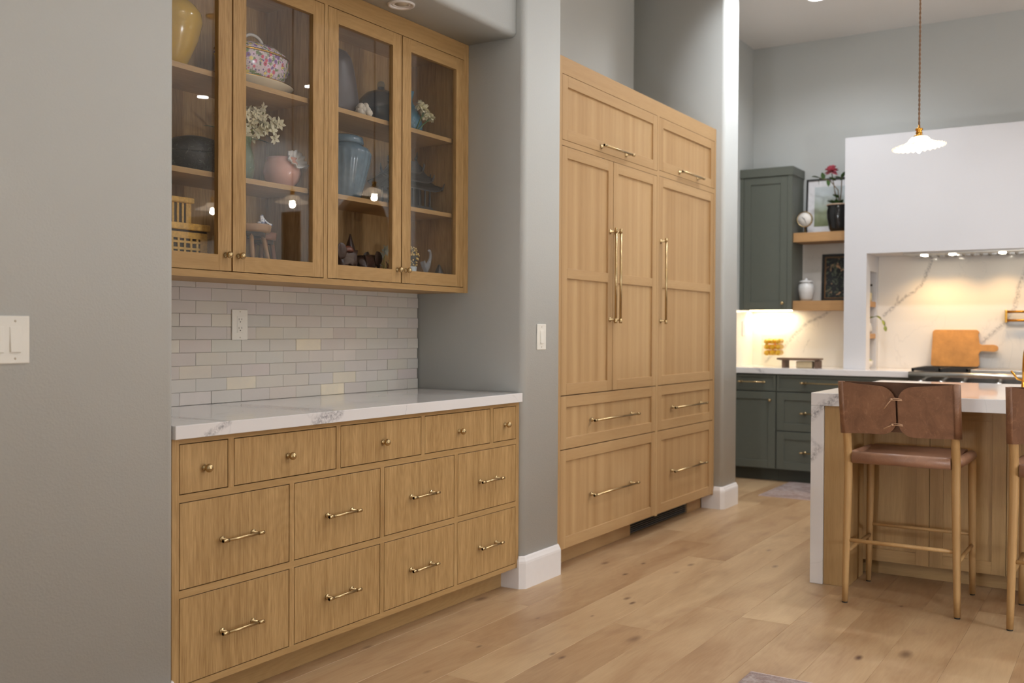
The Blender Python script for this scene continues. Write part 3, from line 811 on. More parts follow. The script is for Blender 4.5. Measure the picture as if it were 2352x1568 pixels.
# plaster range hood with its cooking niche
HX, HL, NL, NR, HR, HT, NT_ = 8.06, 1.990, 1.820, -0.120, -0.290, 2.735, 1.820
hood = thing('range_hood', 'big white plaster range hood with a lit niche over the range', 'range hood', (8.28, 0.85, 0.914))
h = MB()
h.box(HX, 8.484, HR, HL, NT_, HT)
for (a, b_, s) in ((NL, HL, 1), (HR, NR, -1)):
    inner, outer = (a, b_) if s > 0 else (b_, a)
    h.box(HX, 8.190, a, b_, 0.9145, NT_); h.box(8.425, 8.484, a, b_, 0.9145, NT_)
    h.box(8.190, 8.425, outer-s*0.045, outer, 0.9145, NT_)
    h.box(8.190, 8.425, inner, outer-s*0.045, 1.690, NT_)
build('surround', h, M['plaster'], hood)
build('niche_slab', MB().box(8.470, 8.4835, NR+0.001, NL-0.001, 0.9145, NT_-0.001), M['slab_niche'], hood)
for (z0, z1) in ((1.408, 1.451), (1.153, 1.193)):
    build('niche_shelf', MB().box(8.191, 8.424, NL+0.006, HL-0.046, z0, z1), M['shelf_y'], hood)
    build('niche_shelf', MB().box(8.191, 8.424, HR+0.046, NR-0.006, z0, z1), M['shelf_y'], hood)
ins = MB(); ins.box(8.12, 8.455, 0.14, 1.56, 1.806, 1.8195)
io = build('hood_insert', ins, M['steel'], hood)
for i in range(22):
    y = 0.20 + i*0.0605
    build('baffle', MB().box(8.30, 8.44, y, y+0.035, 1.798, 1.806), M['steel'] if i == 0 else M['steel'], io)
for y in (1.431, 1.227, 0.882, 0.66, 0.40):
    build('hood_lamp', MB().lathe([(0, 1.800), (0.024, 1.801), (0.027, 1.8065), (0, 1.8065)], (8.25, y, 0), 16), M['hoodlamp'], io)
for y in (1.431, 1.227, 0.882, 0.40):
    ld = bpy.data.lights.new('hood_lamp_light', 'SPOT'); ld.energy = 11; ld.color = (1.0, 0.62, 0.25); ld.spot_size = math.radians(125); ld.spot_blend = 0.8; ld.shadow_soft_size = 0.025
    lo = bpy.data.objects.new('hood_lamp_light', ld); COL.objects.link(lo); lo.parent = hood; lo.location = (8.25-8.28, y-0.85, 1.79-0.914)

# range
rg = thing('gas_range', 'wide stainless steel gas range with black grates under the white hood', 'range', (8.15, 0.85, 0))
r = MB(); r.box(7.86, 8.468, 0.242, 1.458, 0.10, 0.905); build('body', r, M['steel'], rg)
build('plinth', MB().box(7.93, 8.40, 0.26, 1.44, 0, 0.10), M['dark'], rg)
nose = MB().prism([(7.86, 0.905)] + [(7.822+0.022*math.cos(math.radians(a)), 0.893+0.022*math.sin(math.radians(a))) for a in range(90, 271, 20)] + [(7.86, 0.80)], 0.2425, 1.4575, 'y', smooth=True)
build('bullnose_panel', nose, M['steel'], rg)
for i, y in enumerate((1.37, 1.23, 1.09, 0.85, 0.61, 0.47, 0.33)):
    build('control_knob', MB().lathe([(0, -0.045), (0.018, -0.045), (0.022, -0.012), (0.026, -0.010), (0.026, 0), (0, 0)], (7.842, y, 0.835), 18, axis='x'), M['steel'], rg)
for (y0, y1) in ((0.86, 1.44), (0.26, 0.84)):
    od = build('oven_door', MB().box(7.835, 7.859, y0, y1, 0.16, 0.78), M['steel'], rg, bevel=0.004)
    bp = bar_pull(MB(), (7.835, (y0+y1)/2, 0.74), 0.25, 0.22, 0.05, 0.011, 'y', (-1, 0, 0)); build('door_handle', bp, M['steel'], od)
build('cooktop', MB().box(7.86, 8.468, 0.2425, 1.4575, 0.905, 0.912), plain('black enamel', (0.02, 0.02, 0.02, 1), 0.2), rg)
build('back_trim', MB().box(8.43, 8.468, 0.2425, 1.4575, 0.912, 0.932), M['steel'], rg)
for (y0, y1) in ((1.06, 1.45), (0.25, 0.64)):
    gr = MB()
    for yy in (y0+0.008, (y0+y1)/2, y1-0.008): gr.box(7.885, 8.42, yy-0.007, yy+0.007, 0.922, 0.940)
    for xx in (7.892, 8.02, 8.152, 8.29, 8.413): gr.box(xx-0.007, xx+0.007, y0, y1, 0.922, 0.940)
    for xx in (7.892, 8.413):
        for yy in (y0+0.01, y1-0.01): gr.box(xx-0.008, xx+0.008, yy-0.008, yy+0.008, 0.912, 0.924)
    go = build('burner_grate', gr, M['iron'], rg)
    for xx in (8.02, 8.29):
        build('burner', MB().lathe([(0, 0), (0.048, 0), (0.05, 0.006), (0.03, 0.012), (0.03, 0.018), (0, 0.018)], (xx, (y0+y1)/2, 0.912), 18), M['iron'], go)
build('griddle', MB().box(7.89, 8.42, 0.665, 1.045, 0.912, 0.936), M['steel'], rg, bevel=0.003)

# cutting board leaning in the niche (outline in its own plane, then tilted)
cbm = plain('amber maple board', lin(184, 130, 66), 0.45, vary=0.18, nscale=14)
outl = []
def rr(cx, cy, r, a0, a1): return arc(cx, cy, r, a0, a1, 5)
outl = rr(0.02, 0.02, 0.02, 180, 270) + rr(0.33, 0.02, 0.02, 270, 360) + [(0.343, 0.10)] + rr(0.368, 0.100, 0.022, 180, 90)[::1] + [(0.44, 0.118)] + rr(0.452, 0.144, 0.026, -90, 90) + [(0.44, 0.172), (0.372, 0.170)] + rr(0.366, 0.192, 0.022, 270, 180)[::1] + [(0.336, 0.25)] + rr(0.318, 0.262, 0.024, 0, 90) + rr(0.03, 0.262, 0.024, 90, 180)
bmb = MB().prism([(1.402-u, w) for u, w in outl], 0, 0.022, 'x')
bmb.warp(lambda x, y, z: (8.405 + x + 0.155*z, y, 0.942 + z))
tag(build('cutting_board', bmb, cbm, loc=(8.41, 1.2, 0.942), bevel=0.004), 'amber wooden cutting board with a round handle leaning behind the range', 'cutting board')
# brass rail on the niche wall
br = thing('brass_rail', 'polished brass pot filler rail on the niche slab, cut by the photo edge', 'rail', (8.45, 0.66, 1.33))
build('upper_bar', MB().tube([(8.43, 0.878, 1.366), (8.43, 0.45, 1.366)], 0.010, 12), M['brass_hi'], br)
build('lower_bar', MB().tube([(8.43, 0.878, 1.300), (8.43, 0.45, 1.300)], 0.010, 12), M['brass_hi'], br)
build('bracket', MB().box(8.418, 8.4698, 0.864, 0.880, 1.285, 1.380), M['brass_hi'], br, bevel=0.002)
build('bracket', MB().box(8.418, 8.4698, 0.448, 0.464, 1.285, 1.380), M['brass_hi'], br, bevel=0.002)

# things in the narrow niche of the hood's left cheek
j = thing('glass_canister', 'glass canister with a dark lid on the top niche shelf', 'jar', (8.31, 1.875, 1.451))
build('body', MB().lathe([(0.042, 0), (0.045, 0.004), (0.045, 0.115), (0.040, 0.125)], (8.31, 1.875, 1.4515), 20), M['clear'], j)
build('lid', MB().lathe([(0, 0.125), (0.046, 0.125), (0.046, 0.140), (0, 0.142)], (8.31, 1.875, 1.451), 20), M['dark'], j)
build('oats', MB().lathe([(0, 0.003), (0.041, 0.003), (0.041, 0.07), (0, 0.075)], (8.31, 1.875, 1.451), 16), plain('pale oats', lin(216, 196, 150), 0.9), j)
def leaf_mesh(mb, a, d, up, L, W, n=4):
    """pointed leaf with a folded midrib from point a along d"""
    a = Vector(a); d = Vector(d).normalized(); s = d.cross(Vector(up)).normalized(); u = s.cross(d)
    rows_ = []
    for i in range(n+1):
        t = i/n; w = W*math.sin(PI*min(t*0.9+0.1, 1.0))**0.8 * (1 if i < n else 0)
        c = a + d*L*t + u*(-0.25*L*t*t)
        rows_.append((c - s*w + u*0.15*w, c, c + s*w + u*0.15*w))
    vs_ = [p for r_ in rows_ for p in r_]; fs = []
    for i in range(n):
        for k in range(2): fs.append((i*3+k, i*3+k+1, i*3+4+k, i*3+3+k))
    o = len(vs_); vs_ += [p - u*0.0012 for p in vs_]
    fs += [tuple(q+o for q in f_[::-1]) for f_ in fs]
    mb.add(vs_, fs, 0, True)
sp = thing('sprig_pot', 'small glazed pot with a drooping green sprig in the hood niche', 'plant', (8.33, 1.872, 1.193))
build('pot', MB().lathe([(0.028, 0), (0.040, 0.03), (0.036, 0.07), (0.030, 0.09), (0.027, 0.088), (0, 0.06)], (8.33, 1.872, 1.1932), 18), M['white_ceramic'], sp)
stem = [(8.33, 1.872, 1.26), (8.33, 1.86, 1.315), (8.33, 1.80, 1.335), (8.33, 1.755, 1.30), (8.33, 1.735, 1.255)]
build('stem', MB().tube(stem, 0.0025, 6), M['leaf'], sp)
for p, dd in zip(stem[1:], [(0.2,-0.6,0.5), (0.3,-0.8,-0.3), (0.2,-0.5,-0.8), (0.1,-0.2,-1)]):
    for sgn in (1, -1):
        mb = MB(); leaf_mesh(mb, p, (sgn*0.5, dd[1], dd[2]), (0.3, 0.2, 1), 0.045, 0.012); build('leaf', mb, M['leaf_pale'], sp)
gb_ = thing('green_bowl', 'little pale bowl with green moss at the bottom of the hood niche', 'bowl', (8.32, 1.872, 0.9145))
build('bowl', MB().lathe([(0.02, 0), (0.046, 0.03), (0.050, 0.062), (0.046, 0.060), (0, 0.03)], (8.32, 1.872, 0.9148), 18), M['white_ceramic'], gb_)
build('moss', MB().ball((8.32, 1.872, 0.972), 0.044, 0.044, 0.022, 12, 6), M['leaf_pale'], gb_)

# ------------------------------------------------------------------ things on the floating shelves
pf = thing('framed_landscape', 'black framed landscape print with white mat leaning on the upper shelf', 'picture', (8.44, 2.18, 2.020))
def leaning_frame(parent, ya, yb, z0, z1, xf, fw, mats, mat_w):
    def tilt(mb): return mb.warp(lambda x, y, z: (x + 0.06*(z-z0), y, z))
    f = MB()
    f.box(xf, xf+0.018, ya, ya+fw, z0, z1); f.box(xf, xf+0.018, yb-fw, yb, z0, z1); f.box(xf, xf+0.018, ya+fw, yb-fw, z0, z0+fw); f.box(xf, xf+0.018, ya+fw, yb-fw, z1-fw, z1)
    build('frame', tilt(f), mats[0], parent)
    build('mat_board', tilt(MB().box(xf+0.008, xf+0.014, ya+fw-0.001, yb-fw+0.001, z0+fw-0.001, z1-fw+0.001)), mats[1], parent)
    build('print', tilt(MB().box(xf+0.0062, xf+0.0085, ya+fw+mat_w, yb-fw-mat_w, z0+fw+mat_w, z1-fw-mat_w)), mats[2], parent)
def landscape():
    n = NT('soft landscape print')
    p = n.pos(); sep = n.new('ShaderNodeSeparateXYZ', {0: p})
    z = n.math('ADD', sep.outputs[2], n.math('MULTIPLY', n.math('SUBTRACT', n.noise(p, 14, 4), 0.5), 0.10))
    c = n.mix(n.ramp(z, 2.20, 2.36), lin(150, 158, 128), lin(198, 206, 208))
    c = n.mix(n.ramp(z, 2.12, 2.19, 1, 0), c, lin(120, 128, 92))
    return n.set(c, 0.7)
leaning_frame(pf, 1.998, 2.408, 2.0215, 2.492, 8.443, 0.014, (plain('black frame', (0.015, 0.014, 0.013, 1), 0.4), plain('white mat', lin(225, 224, 226), 0.8), landscape()), 0.055)
def floral():
    n = NT('dark floral print')
    p = n.pos()
    a = n.noise(p, 26, 4, 0.6, 1.0); b = n.noise(p, 17, 3, 0.6, 0.5)
    c = n.mix(n.ramp(a, 0.52, 0.60), (0.010, 0.012, 0.013, 1), lin(86, 92, 72))
    c = n.mix(n.ramp(b, 0.60, 0.66), c, lin(190, 150, 112))
    return n.set(c, 0.6)
pd = thing('framed_floral', 'small dark flower picture in a black and bronze frame on the lower shelf', 'picture', (8.45, 2.14, 1.461))
leaning_frame(pd, 1.998, 2.272, 1.4625, 1.856, 8.447, 0.022, (bpy.data.materials['black frame'], plain('bronze slip', lin(120, 84, 44), 0.5), floral()), 0.010)
ck = thing('desk_clock', 'round brass desk clock with a white dial on the upper shelf', 'clock', (8.29, 2.370, 2.020))
build('case', MB().lathe([(0, 0.03), (0.058, 0.03), (0.066, 0.02), (0.066, 0.0), (0.058, -0.002), (0.058, 0.004), (0, 0.004)], (8.280, 2.370, 2.138), 32, axis='x'), M['brass'], ck)
fc = build('dial', MB().lathe([(0, 0.0015), (0.0575, 0.0015), (0.0575, 0.004), (0, 0.004)], (8.280, 2.370, 2.138), 32, axis='x'), plain('white dial', lin(222, 216, 208), 0.5, vary=0.01), ck)
hd = MB()
for a, L, w in ((50, 0.030, 0.0035), (200, 0.044, 0.0025)):
    u = Vector((0, math.sin(math.radians(a)), math.cos(math.radians(a)))); s = Vector((0, u.z, -u.y)); o = Vector((8.2805, 2.370, 2.138))
    q = [o - s*w, o + s*w, o + u*L + s*w*0.5, o + u*L - s*w*0.5]
    hd.add(q + [p + Vector((0.0006, 0, 0)) for p in q], [(0,1,2,3), (4,5,6,7), (0,1,5,4), (1,2,6,5), (2,3,7,6), (3,0,4,7)])
build('hands', hd, M['dark'], fc)
st = MB().lathe([(0, 0), (0.030, 0), (0.030, 0.006), (0.008, 0.010), (0.006, 0.055)], (8.292, 2.370, 2.0205), 18); build('foot', st, M['brass'], ck)

po = thing('flower_pot', 'black glazed pot with a pink bloom and green leaves on the upper shelf', 'plant', (8.30, 2.098, 2.020))
build('pot', MB().lathe([(0.060, 0), (0.075, 0.03), (0.092, 0.12), (0.094, 0.17), (0.086, 0.200), (0.092, 0.212), (0.092, 0.222), (0.082, 0.220), (0.078, 0.19), (0, 0.18)], (8.30, 2.098, 2.0205), 28), M['black_ceramic'], po)
build('rim', MB().lathe([(0.094, 0.214), (0.096, 0.222), (0.090, 0.227), (0.084, 0.221)], (8.30, 2.098, 2.0205), 28, closed=True), plain('bare clay rim', lin(176, 150, 128), 0.7), po)
stems = [[(8.30, 2.10, 2.22), (8.29, 2.125, 2.34), (8.28, 2.135, 2.42), (8.28, 2.150, 2.50)], [(8.30, 2.09, 2.22), (8.29, 2.10, 2.36), (8.27, 2.16, 2.44), (8.27, 2.25, 2.47)], [(8.30, 2.09, 2.22), (8.29, 2.075, 2.36), (8.28, 2.07, 2.46)]]
for s_ in stems: build('stem', MB().tube(s_, 0.004, 6), plain('brown stem', lin(110, 92, 66), 0.7) if s_ is stems[0] else bpy.data.materials['brown stem'], po)
bl = MB()
rnd = random.Random(3)
for i in range(26):
    th, ph = rnd.uniform(0, 2*PI), rnd.uniform(-0.4, 1.3)
    dv = (math.cos(th)*math.cos(ph), math.sin(th)*math.cos(ph), math.sin(ph))
    leaf_mesh(bl, (8.28, 2.152, 2.515), dv, (0.1, 0.2, 1) if abs(dv[2]) < 0.9 else (1, 0, 0), 0.058, 0.022)
build('bloom', bl, plain('pink petals', lin(212, 116, 132), 0.6, vary=0.25), po)
for (p, dv) in [((8.27,2.25,2.47),(0,0.8,0.4)), ((8.27,2.24,2.47),(-0.3,0.3,-0.8)), ((8.27,2.21,2.455),(-0.3,0.2,0.9)), ((8.27,2.18,2.45),(-0.4,-0.3,-0.8)), ((8.28,2.07,2.46),(-0.2,-0.4,0.8)), ((8.28,2.07,2.45),(-0.2,0.8,0.5)),
                ((8.28,2.08,2.44),(-0.5,-0.7,0.2)), ((8.28,2.12,2.44),(-0.4,0.5,0.5)), ((8.29,2.12,2.24),(-0.4,0.4,0.8)), ((8.29,2.11,2.24),(-0.5,0.0,0.9)), ((8.29,2.09,2.24),(-0.4,-0.5,0.8)), ((8.29,2.13,2.25),(-0.2,0.8,0.7)), ((8.29,2.10,2.30),(-0.5,0.3,0.4))]:
    mb = MB(); leaf_mesh(mb, p, dv, (0.2, 0.1, 1) if abs(dv[2]) < 0.85 else (1, 0.2, 0), 0.062, 0.018); build('leaf', mb, M['leaf'], po)

gj = thing('ginger_jar', 'white lidded ginger jar on the lower floating shelf', 'jar', (8.30, 2.356, 1.461))
build('body', MB().lathe([(0.042, 0), (0.052, 0.02), (0.064, 0.075), (0.066, 0.105), (0.058, 0.135), (0.050, 0.142), (0.050, 0.152), (0, 0.152)], (8.30, 2.356, 1.4615), 28, fn=lambda r, z, t: (r*(1+0.012*math.cos(10*t)*math.sin(min(z/0.14,1)*PI)), z)), M['white_ceramic'], gj)
build('lid', MB().lathe([(0, 0.1523), (0.056, 0.1523), (0.057, 0.160), (0.040, 0.170), (0.012, 0.174), (0.010, 0.182), (0.006, 0.188), (0, 0.189)], (8.30, 2.356, 1.4615), 28), M['white_ceramic'], gj)

# ------------------------------------------------------------------ things on the kitchen worktop
lj = thing('lemon_jar', 'square clear glass jar filled with yellow lemons on the kitchen worktop', 'jar', (8.30, 2.625, 0.914))
jb = MB(); jb.prism([(2.705-0.002, 0.9148), (2.705, 1.172), (2.700, 1.178), (2.550, 1.178), (2.545, 1.172), (2.547, 0.9148)], 8.22, 8.38, 'x')
build('jar', jb, M['clear'], lj)
lm = plain('lemon skin', lin(228, 172, 22), 0.4, vary=0.08, nscale=60)
rnd = random.Random(9)
for li, dz in enumerate((1.028, 1.076, 1.124)):
    for ri, dx in enumerate((-0.037, 0.037)):
        for ci, dy in enumerate((0.0475, 0.0, -0.0475)):
            mb = MB().lathe([(0, -0.035), (0.005, -0.033), (0.016, -0.025), (0.0232, -0.010), (0.0232, 0.008), (0.017, 0.023), (0.006, 0.031), (0.004, 0.034), (0, 0.035)], (0, 0, 0), 14, axis='x')
            mt = Matrix.Rotation(rnd.uniform(-0.12, 0.12), 3, 'Z') @ Matrix.Rotation(rnd.uniform(-0.12, 0.12), 3, 'Y') @ Matrix.Rotation(rnd.choice((0, PI)), 3, 'Z')
            q_ = Vector((8.30+dx, 2.625+dy, dz+rnd.uniform(-0.002, 0.002)))
            mb.warp(lambda x, y, z: tuple(mt @ Vector((x, y, z)) + q_))
            lab = 'lemon in the %s layer of the square glass jar, %s row, %s' % (('bottom', 'middle', 'top')[li], ('front', 'back')[ri], ('corner end', 'centre', 'range end')[ci])
            tag(build('lemon', mb, lm, loc=q_), lab, 'lemon', 'lemons in the glass jar')
ris = thing('wooden_riser', 'dark wooden riser stand beside the lemon jar on the worktop', 'stand', (8.10, 2.345, 0.914))
wd = plain('weathered brown wood', lin(104, 78, 60), 0.6, vary=0.2, nscale=20)
build('top_board', MB().prism([(2.517, 0.980), (2.512, 0.992), (2.178, 0.992), (2.173, 0.980), (2.205, 0.974), (2.485, 0.974)], 8.03, 8.165, 'x'), wd, ris)
build('leg', MB().box(8.04, 8.155, 2.448, 2.476, 0.9142, 0.974), wd, ris); build('leg', MB().box(8.04, 8.155, 2.183, 2.211, 0.9142, 0.974), wd, ris)
tag(build('cream_block', MB().box(8.055, 8.14, 2.235, 2.365, 0.9145, 0.968), plain('cream soap stone', lin(206, 184, 146), 0.6), loc=(8.10, 2.30, 0.914), bevel=0.006), 'cream coloured block standing under the wooden riser', 'block')

# ------------------------------------------------------------------ island
IX0, IX1, IL, IRt = 4.80, 6.32, 1.335, -1.55
isl = thing('kitchen_island', 'kitchen island with white waterfall quartz top and oak shaker back panels', 'island', (5.56, -0.1, 0))
q = MB(); q.box(IX0, IX1, IRt, IL, 0.853, 0.914); build('quartz_top', q, M['quartz_island'], isl, bevel=0.0025)
q = MB(); q.box(IX0, IX1, IL-0.061, IL, 0.0005, 0.853); build('waterfall_side', q, M['quartz_island'], isl, bevel=0.0025)
q = MB(); q.box(IX0, IX1, IRt, IRt+0.061, 0.0005, 0.853); build('waterfall_side', q, M['quartz_island'], isl, bevel=0.0025)
build('end_panel', MB().box(IX0+0.012, 5.12, 1.160, IL-0.062, 0.0005, 0.852), M['isl_z'], isl, bevel=0.001, bseg=1)
build('end_panel', MB().box(IX0+0.012, 5.12, IRt+0.062, -1.375, 0.0005, 0.852), M['isl_z'], isl, bevel=0.001, bseg=1)
build('carcass', MB().box(5.141, 6.28, IRt+0.062, IL-0.062, 0.075, 0.852), M['isl_z'], isl)
build('toe_kick', MB().box(5.19, 5.21, IRt+0.062, IL-0.062, 0.0005, 0.075), M['isl_y'], isl)
yw = 1.187
w = 0.3335
IM = [M['isl_z'], M['isl_y'], M['isl_z']]
k = 0
y = 1.187
while y - w > -1.40:
    shaker('back_panel', isl, y-w, y, 0.075, 0.850, 5.12, IM, sw=0.060, face='x', gap=0.001)
    y -= w
fau = thing('brass_faucet', 'brass gooseneck faucet on the island at the photo edge', 'faucet', (5.55, 0.488, 0.914))
pts = [(5.55, 0.488, 0.914), (5.55, 0.488, 1.09)] + [(5.55 + 0.09*(1-math.cos(math.radians(a))), 0.488, 1.09+0.09*math.sin(math.radians(a))) for a in range(15, 181, 15)] + [(5.73, 0.488, 1.04)]
pts = [(x, y_, z-0.06 if z > 0.95 else z) for x, y_, z in pts]
build('spout', MB().tube(pts, 0.0115, 12), M['brass_hi'], fau)
build('collar', MB().lathe([(0.024, 0), (0.024, 0.012), (0.016, 0.018), (0.013, 0.05)], (5.55, 0.488, 0.9142), 20), M['brass_hi'], fau)
build('lever', MB().tube([(5.55, 0.488, 0.965), (5.55, 0.520, 0.975), (5.545, 0.548, 1.015)], 0.005, 8), M['brass_hi'], fau)

# ------------------------------------------------------------------ bar stools
def make_stool(label, ox=0.0, oy=0.0):
    X = lambda x: x + ox
    Y = lambda y_: y_ + oy
    t = thing('bar_stool', label, 'stool', (X(4.77), Y(0.876), 0), 'leather bar stools at the island')
    bend = lambda x, z: x - max(z-0.64, 0)*0.24
    for (yc, s) in ((1.1055, 1), (0.6430, -1)):
        zs = [0.006, 0.10, 0.25, 0.40, 0.55, 0.64, 0.70, 0.80, 0.90, 0.982]
        rs = [0.0135, 0.0148, 0.0163, 0.0175, 0.0185, 0.0185, 0.0182, 0.0175, 0.017, 0.0165]
        l = build('leg', MB().tube([(X(bend(4.541 + 0.004*s*0, z)), Y(yc - s*0.010*min(z/0.55, 1)), z) for z in zs], rs, 14), M['leg'], t)
        build('foot_pad', MB().lathe([(0, 0.0), (0.012, 0.0), (0.0125, 0.006), (0, 0.006)], (X(4.541), Y(yc), 0.0002), 12), M['dark'], l)
    for (yc, s) in ((1.1045, 1), (0.6435, -1)):
        zs = [0.006, 0.15, 0.32, 0.48, 0.60, 0.635]; rs = [0.0125, 0.0145, 0.0160, 0.0172, 0.018, 0.018]
        l = build('leg', MB().tube([(X(4.992), Y(yc - s*0.006*min(z/0.5, 1)), z) for z in zs], rs, 14), M['leg'], t)
        build('foot_pad', MB().lathe([(0, 0.0), (0.011, 0.0), (0.0115, 0.006), (0, 0.006)], (X(4.992), Y(yc), 0.0002), 12), M['dark'], l)
    build('stretcher', MB().tube([(X(4.541), Y(1.090), 0.281), (X(4.541), Y(0.659), 0.280)], 0.0088, 10), M['leg'], t)
    build('stretcher', MB().tube([(X(4.992), Y(1.095), 0.280), (X(4.992), Y(0.653), 0.280)], 0.0082, 10), M['leg'], t)
    for yc in (1.099, 0.648): build('stretcher', MB().tube([(X(4.555), Y(yc), 0.229), (X(4.98), Y(yc), 0.229)], 0.0088, 10), M['leg'], t)
    # leather seat: slung between round rails, rolled edges
    s_ = MB()
    def seat_prof(x0, x1):
        P = []
        r = 0.026
        P += [(x0+r+r*math.cos(math.radians(a)), 0.651+r*math.sin(math.radians(a))) for a in range(270, 89, -20)]
        for i in range(1, 8):
            u = i/8; P.append((x0+r+(x1-x0-2*r)*u, 0.677-0.020*math.sin(PI*u)))
        P += [(x1-r+r*math.cos(math.radians(a)), 0.643+r*math.sin(math.radians(a))) for a in range(90, -91, -20)]
        for i in range(7, 0, -1):
            u = i/8; P.append((x0+r+(x1-x0-2*r)*u, 0.628-0.012*math.sin(PI*u)))
        return P
    s_.prism([(X(a), b_) for a, b_ in seat_prof(4.512, 5.020)], Y(0.672), Y(1.076), 'y', smooth=True)
    for (a, b_) in ((0.632, 0.6725), (1.0755, 1.118)):
        yc = (a+b_)/2; ry = (b_-a)/2
        s_.tube([(X(4.575), Y(yc), 0.647), (X(4.60), Y(yc), 0.648), (X(4.985), Y(yc), 0.643), (X(5.014), Y(yc), 0.642)], [0.014, 0.0225, 0.0235, 0.016], 14)
    so = build('seat', s_, M['seat_leather'], t)
    # leather back: front sheet, two flaps wrapped round the posts and laced together
    z0, z1 = 0.760, 0.990
    b_ = MB()
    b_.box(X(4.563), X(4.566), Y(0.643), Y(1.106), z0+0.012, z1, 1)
    for (yc, s) in ((1.0960, 1), (0.6525, -1)):
        pr_ = [(4.541+0.0265*math.cos(math.radians(a)), yc + s*0.0265*math.sin(math.radians(a))) for a in range(0, 181, 20)]
        pi_ = [(4.541+0.0225*math.cos(math.radians(a)), yc + s*0.0225*math.sin(math.radians(a))) for a in range(180, -1, -20)]
        b_.prism([(X(p), Y(q_)) for p, q_ in pr_ + pi_], z0, z1, 'z', smooth=True)
    yc = 0.8775; rt, rb = 0.070, 0.062
    for s in (1, -1):
        yo = 1.0960 if s > 0 else 0.6525
        ye = yc + s*0.0042; zt = z1-0.004; zb = z0 + (0.004 if s > 0 else -0.003)
        P = [(yo, z1), (yc+s*0.16, zt-0.004)]
        P += [(ye + s*(rt - rt*math.sin(math.radians(a))), zt-0.010-rt + rt*math.cos(math.radians(a))) for a in range(0, 91, 10)]
        P += [(ye + s*(rb - rb*math.cos(math.radians(a))), zb+rb - rb*math.sin(math.radians(a))) for a in range(0, 91, 10)]
        P += [(yc+s*0.16, zb), (yo, z0)]
        b_.prism([(Y(p), q_) for p, q_ in P], X(4.5165), X(4.5195), 'x')
    b_.warp(lambda x, y_, z: (x - max(z-0.64, 0)*0.24, y_, z))
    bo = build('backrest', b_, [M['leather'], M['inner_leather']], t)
    for (zl, dz, dy) in ((0.922, -0.045, 0.050), (0.812, -0.022, 0.055)):
        xl = X(4.5145 - (zl-0.64)*0.24)
        lc = MB()
        lc.tube([(xl, Y(yc+0.022), zl), (xl-0.003, Y(yc+0.006), zl+0.002), (xl-0.003, Y(yc-0.010), zl+0.001), (xl, Y(yc-0.022), zl-0.002)], 0.0022, 6)
        lc.tube([(xl, Y(yc+0.022), zl-0.006), (xl-0.003, Y(yc), zl-0.005), (xl, Y(yc-0.024), zl-0.006)], 0.0022, 6)
        lc.ball((xl-0.002, Y(yc+0.020), zl-0.003), 0.006, 0.006, 0.005, 10, 6)
        lc.tube([(xl-0.002, Y(yc+0.020), zl-0.004), (xl-0.002, Y(yc+0.032), zl+dz*0.45), (xl+0.001, Y(yc+dy), zl+dz)], 0.0024, 6)
        build('lace', lc, bpy.data.materials.get('pale leather lace') or plain('pale leather lace', lin(186, 150, 118), 0.6), bo)
    return t
s1 = make_stool('oak bar stool with a laced tan leather back nearest the island corner')
s2 = make_stool('oak bar stool with a tan leather back cut by the photo edge', -0.062, -0.668)
s3 = make_stool('oak bar stool with a tan leather back third from the island corner, outside the photo', -0.02, -1.335)

# ------------------------------------------------------------------ pendants over the island
shade_m = NT('opal ruffled glass')
_t = shade_m.new('ShaderNodeBsdfTranslucent', {0: (0.95, 0.90, 0.84, 1)})
_d = shade_m.new('ShaderNodeBsdfDiffuse', {0: (0.9, 0.87, 0.84, 1)})
_g = shade_m.new('ShaderNodeBsdfGlossy', {'Color': (1, 1, 1, 1), 'Roughness': 0.15})
_x = shade_m.new('ShaderNodeBsdfTransparent', {0: (1, 0.98, 0.95, 1)})
_m = shade_m.new('ShaderNodeMixShader', {0: 0.75, 1: _d.outputs[0], 2: _t.outputs[0]})
_m = shade_m.new('ShaderNodeMixShader', {0: 0.06, 1: _m.outputs[0], 2: _g.outputs[0]})
_m = shade_m.new('ShaderNodeMixShader', {0: 0.12, 1: _m.outputs[0], 2: _x.outputs[0]})
shade_m.l.new(_m.outputs[0], shade_m.out.inputs[0])
cordm = plain('twisted brown cord', lin(112, 84, 60), 0.8, vary=0.3, nscale=200)
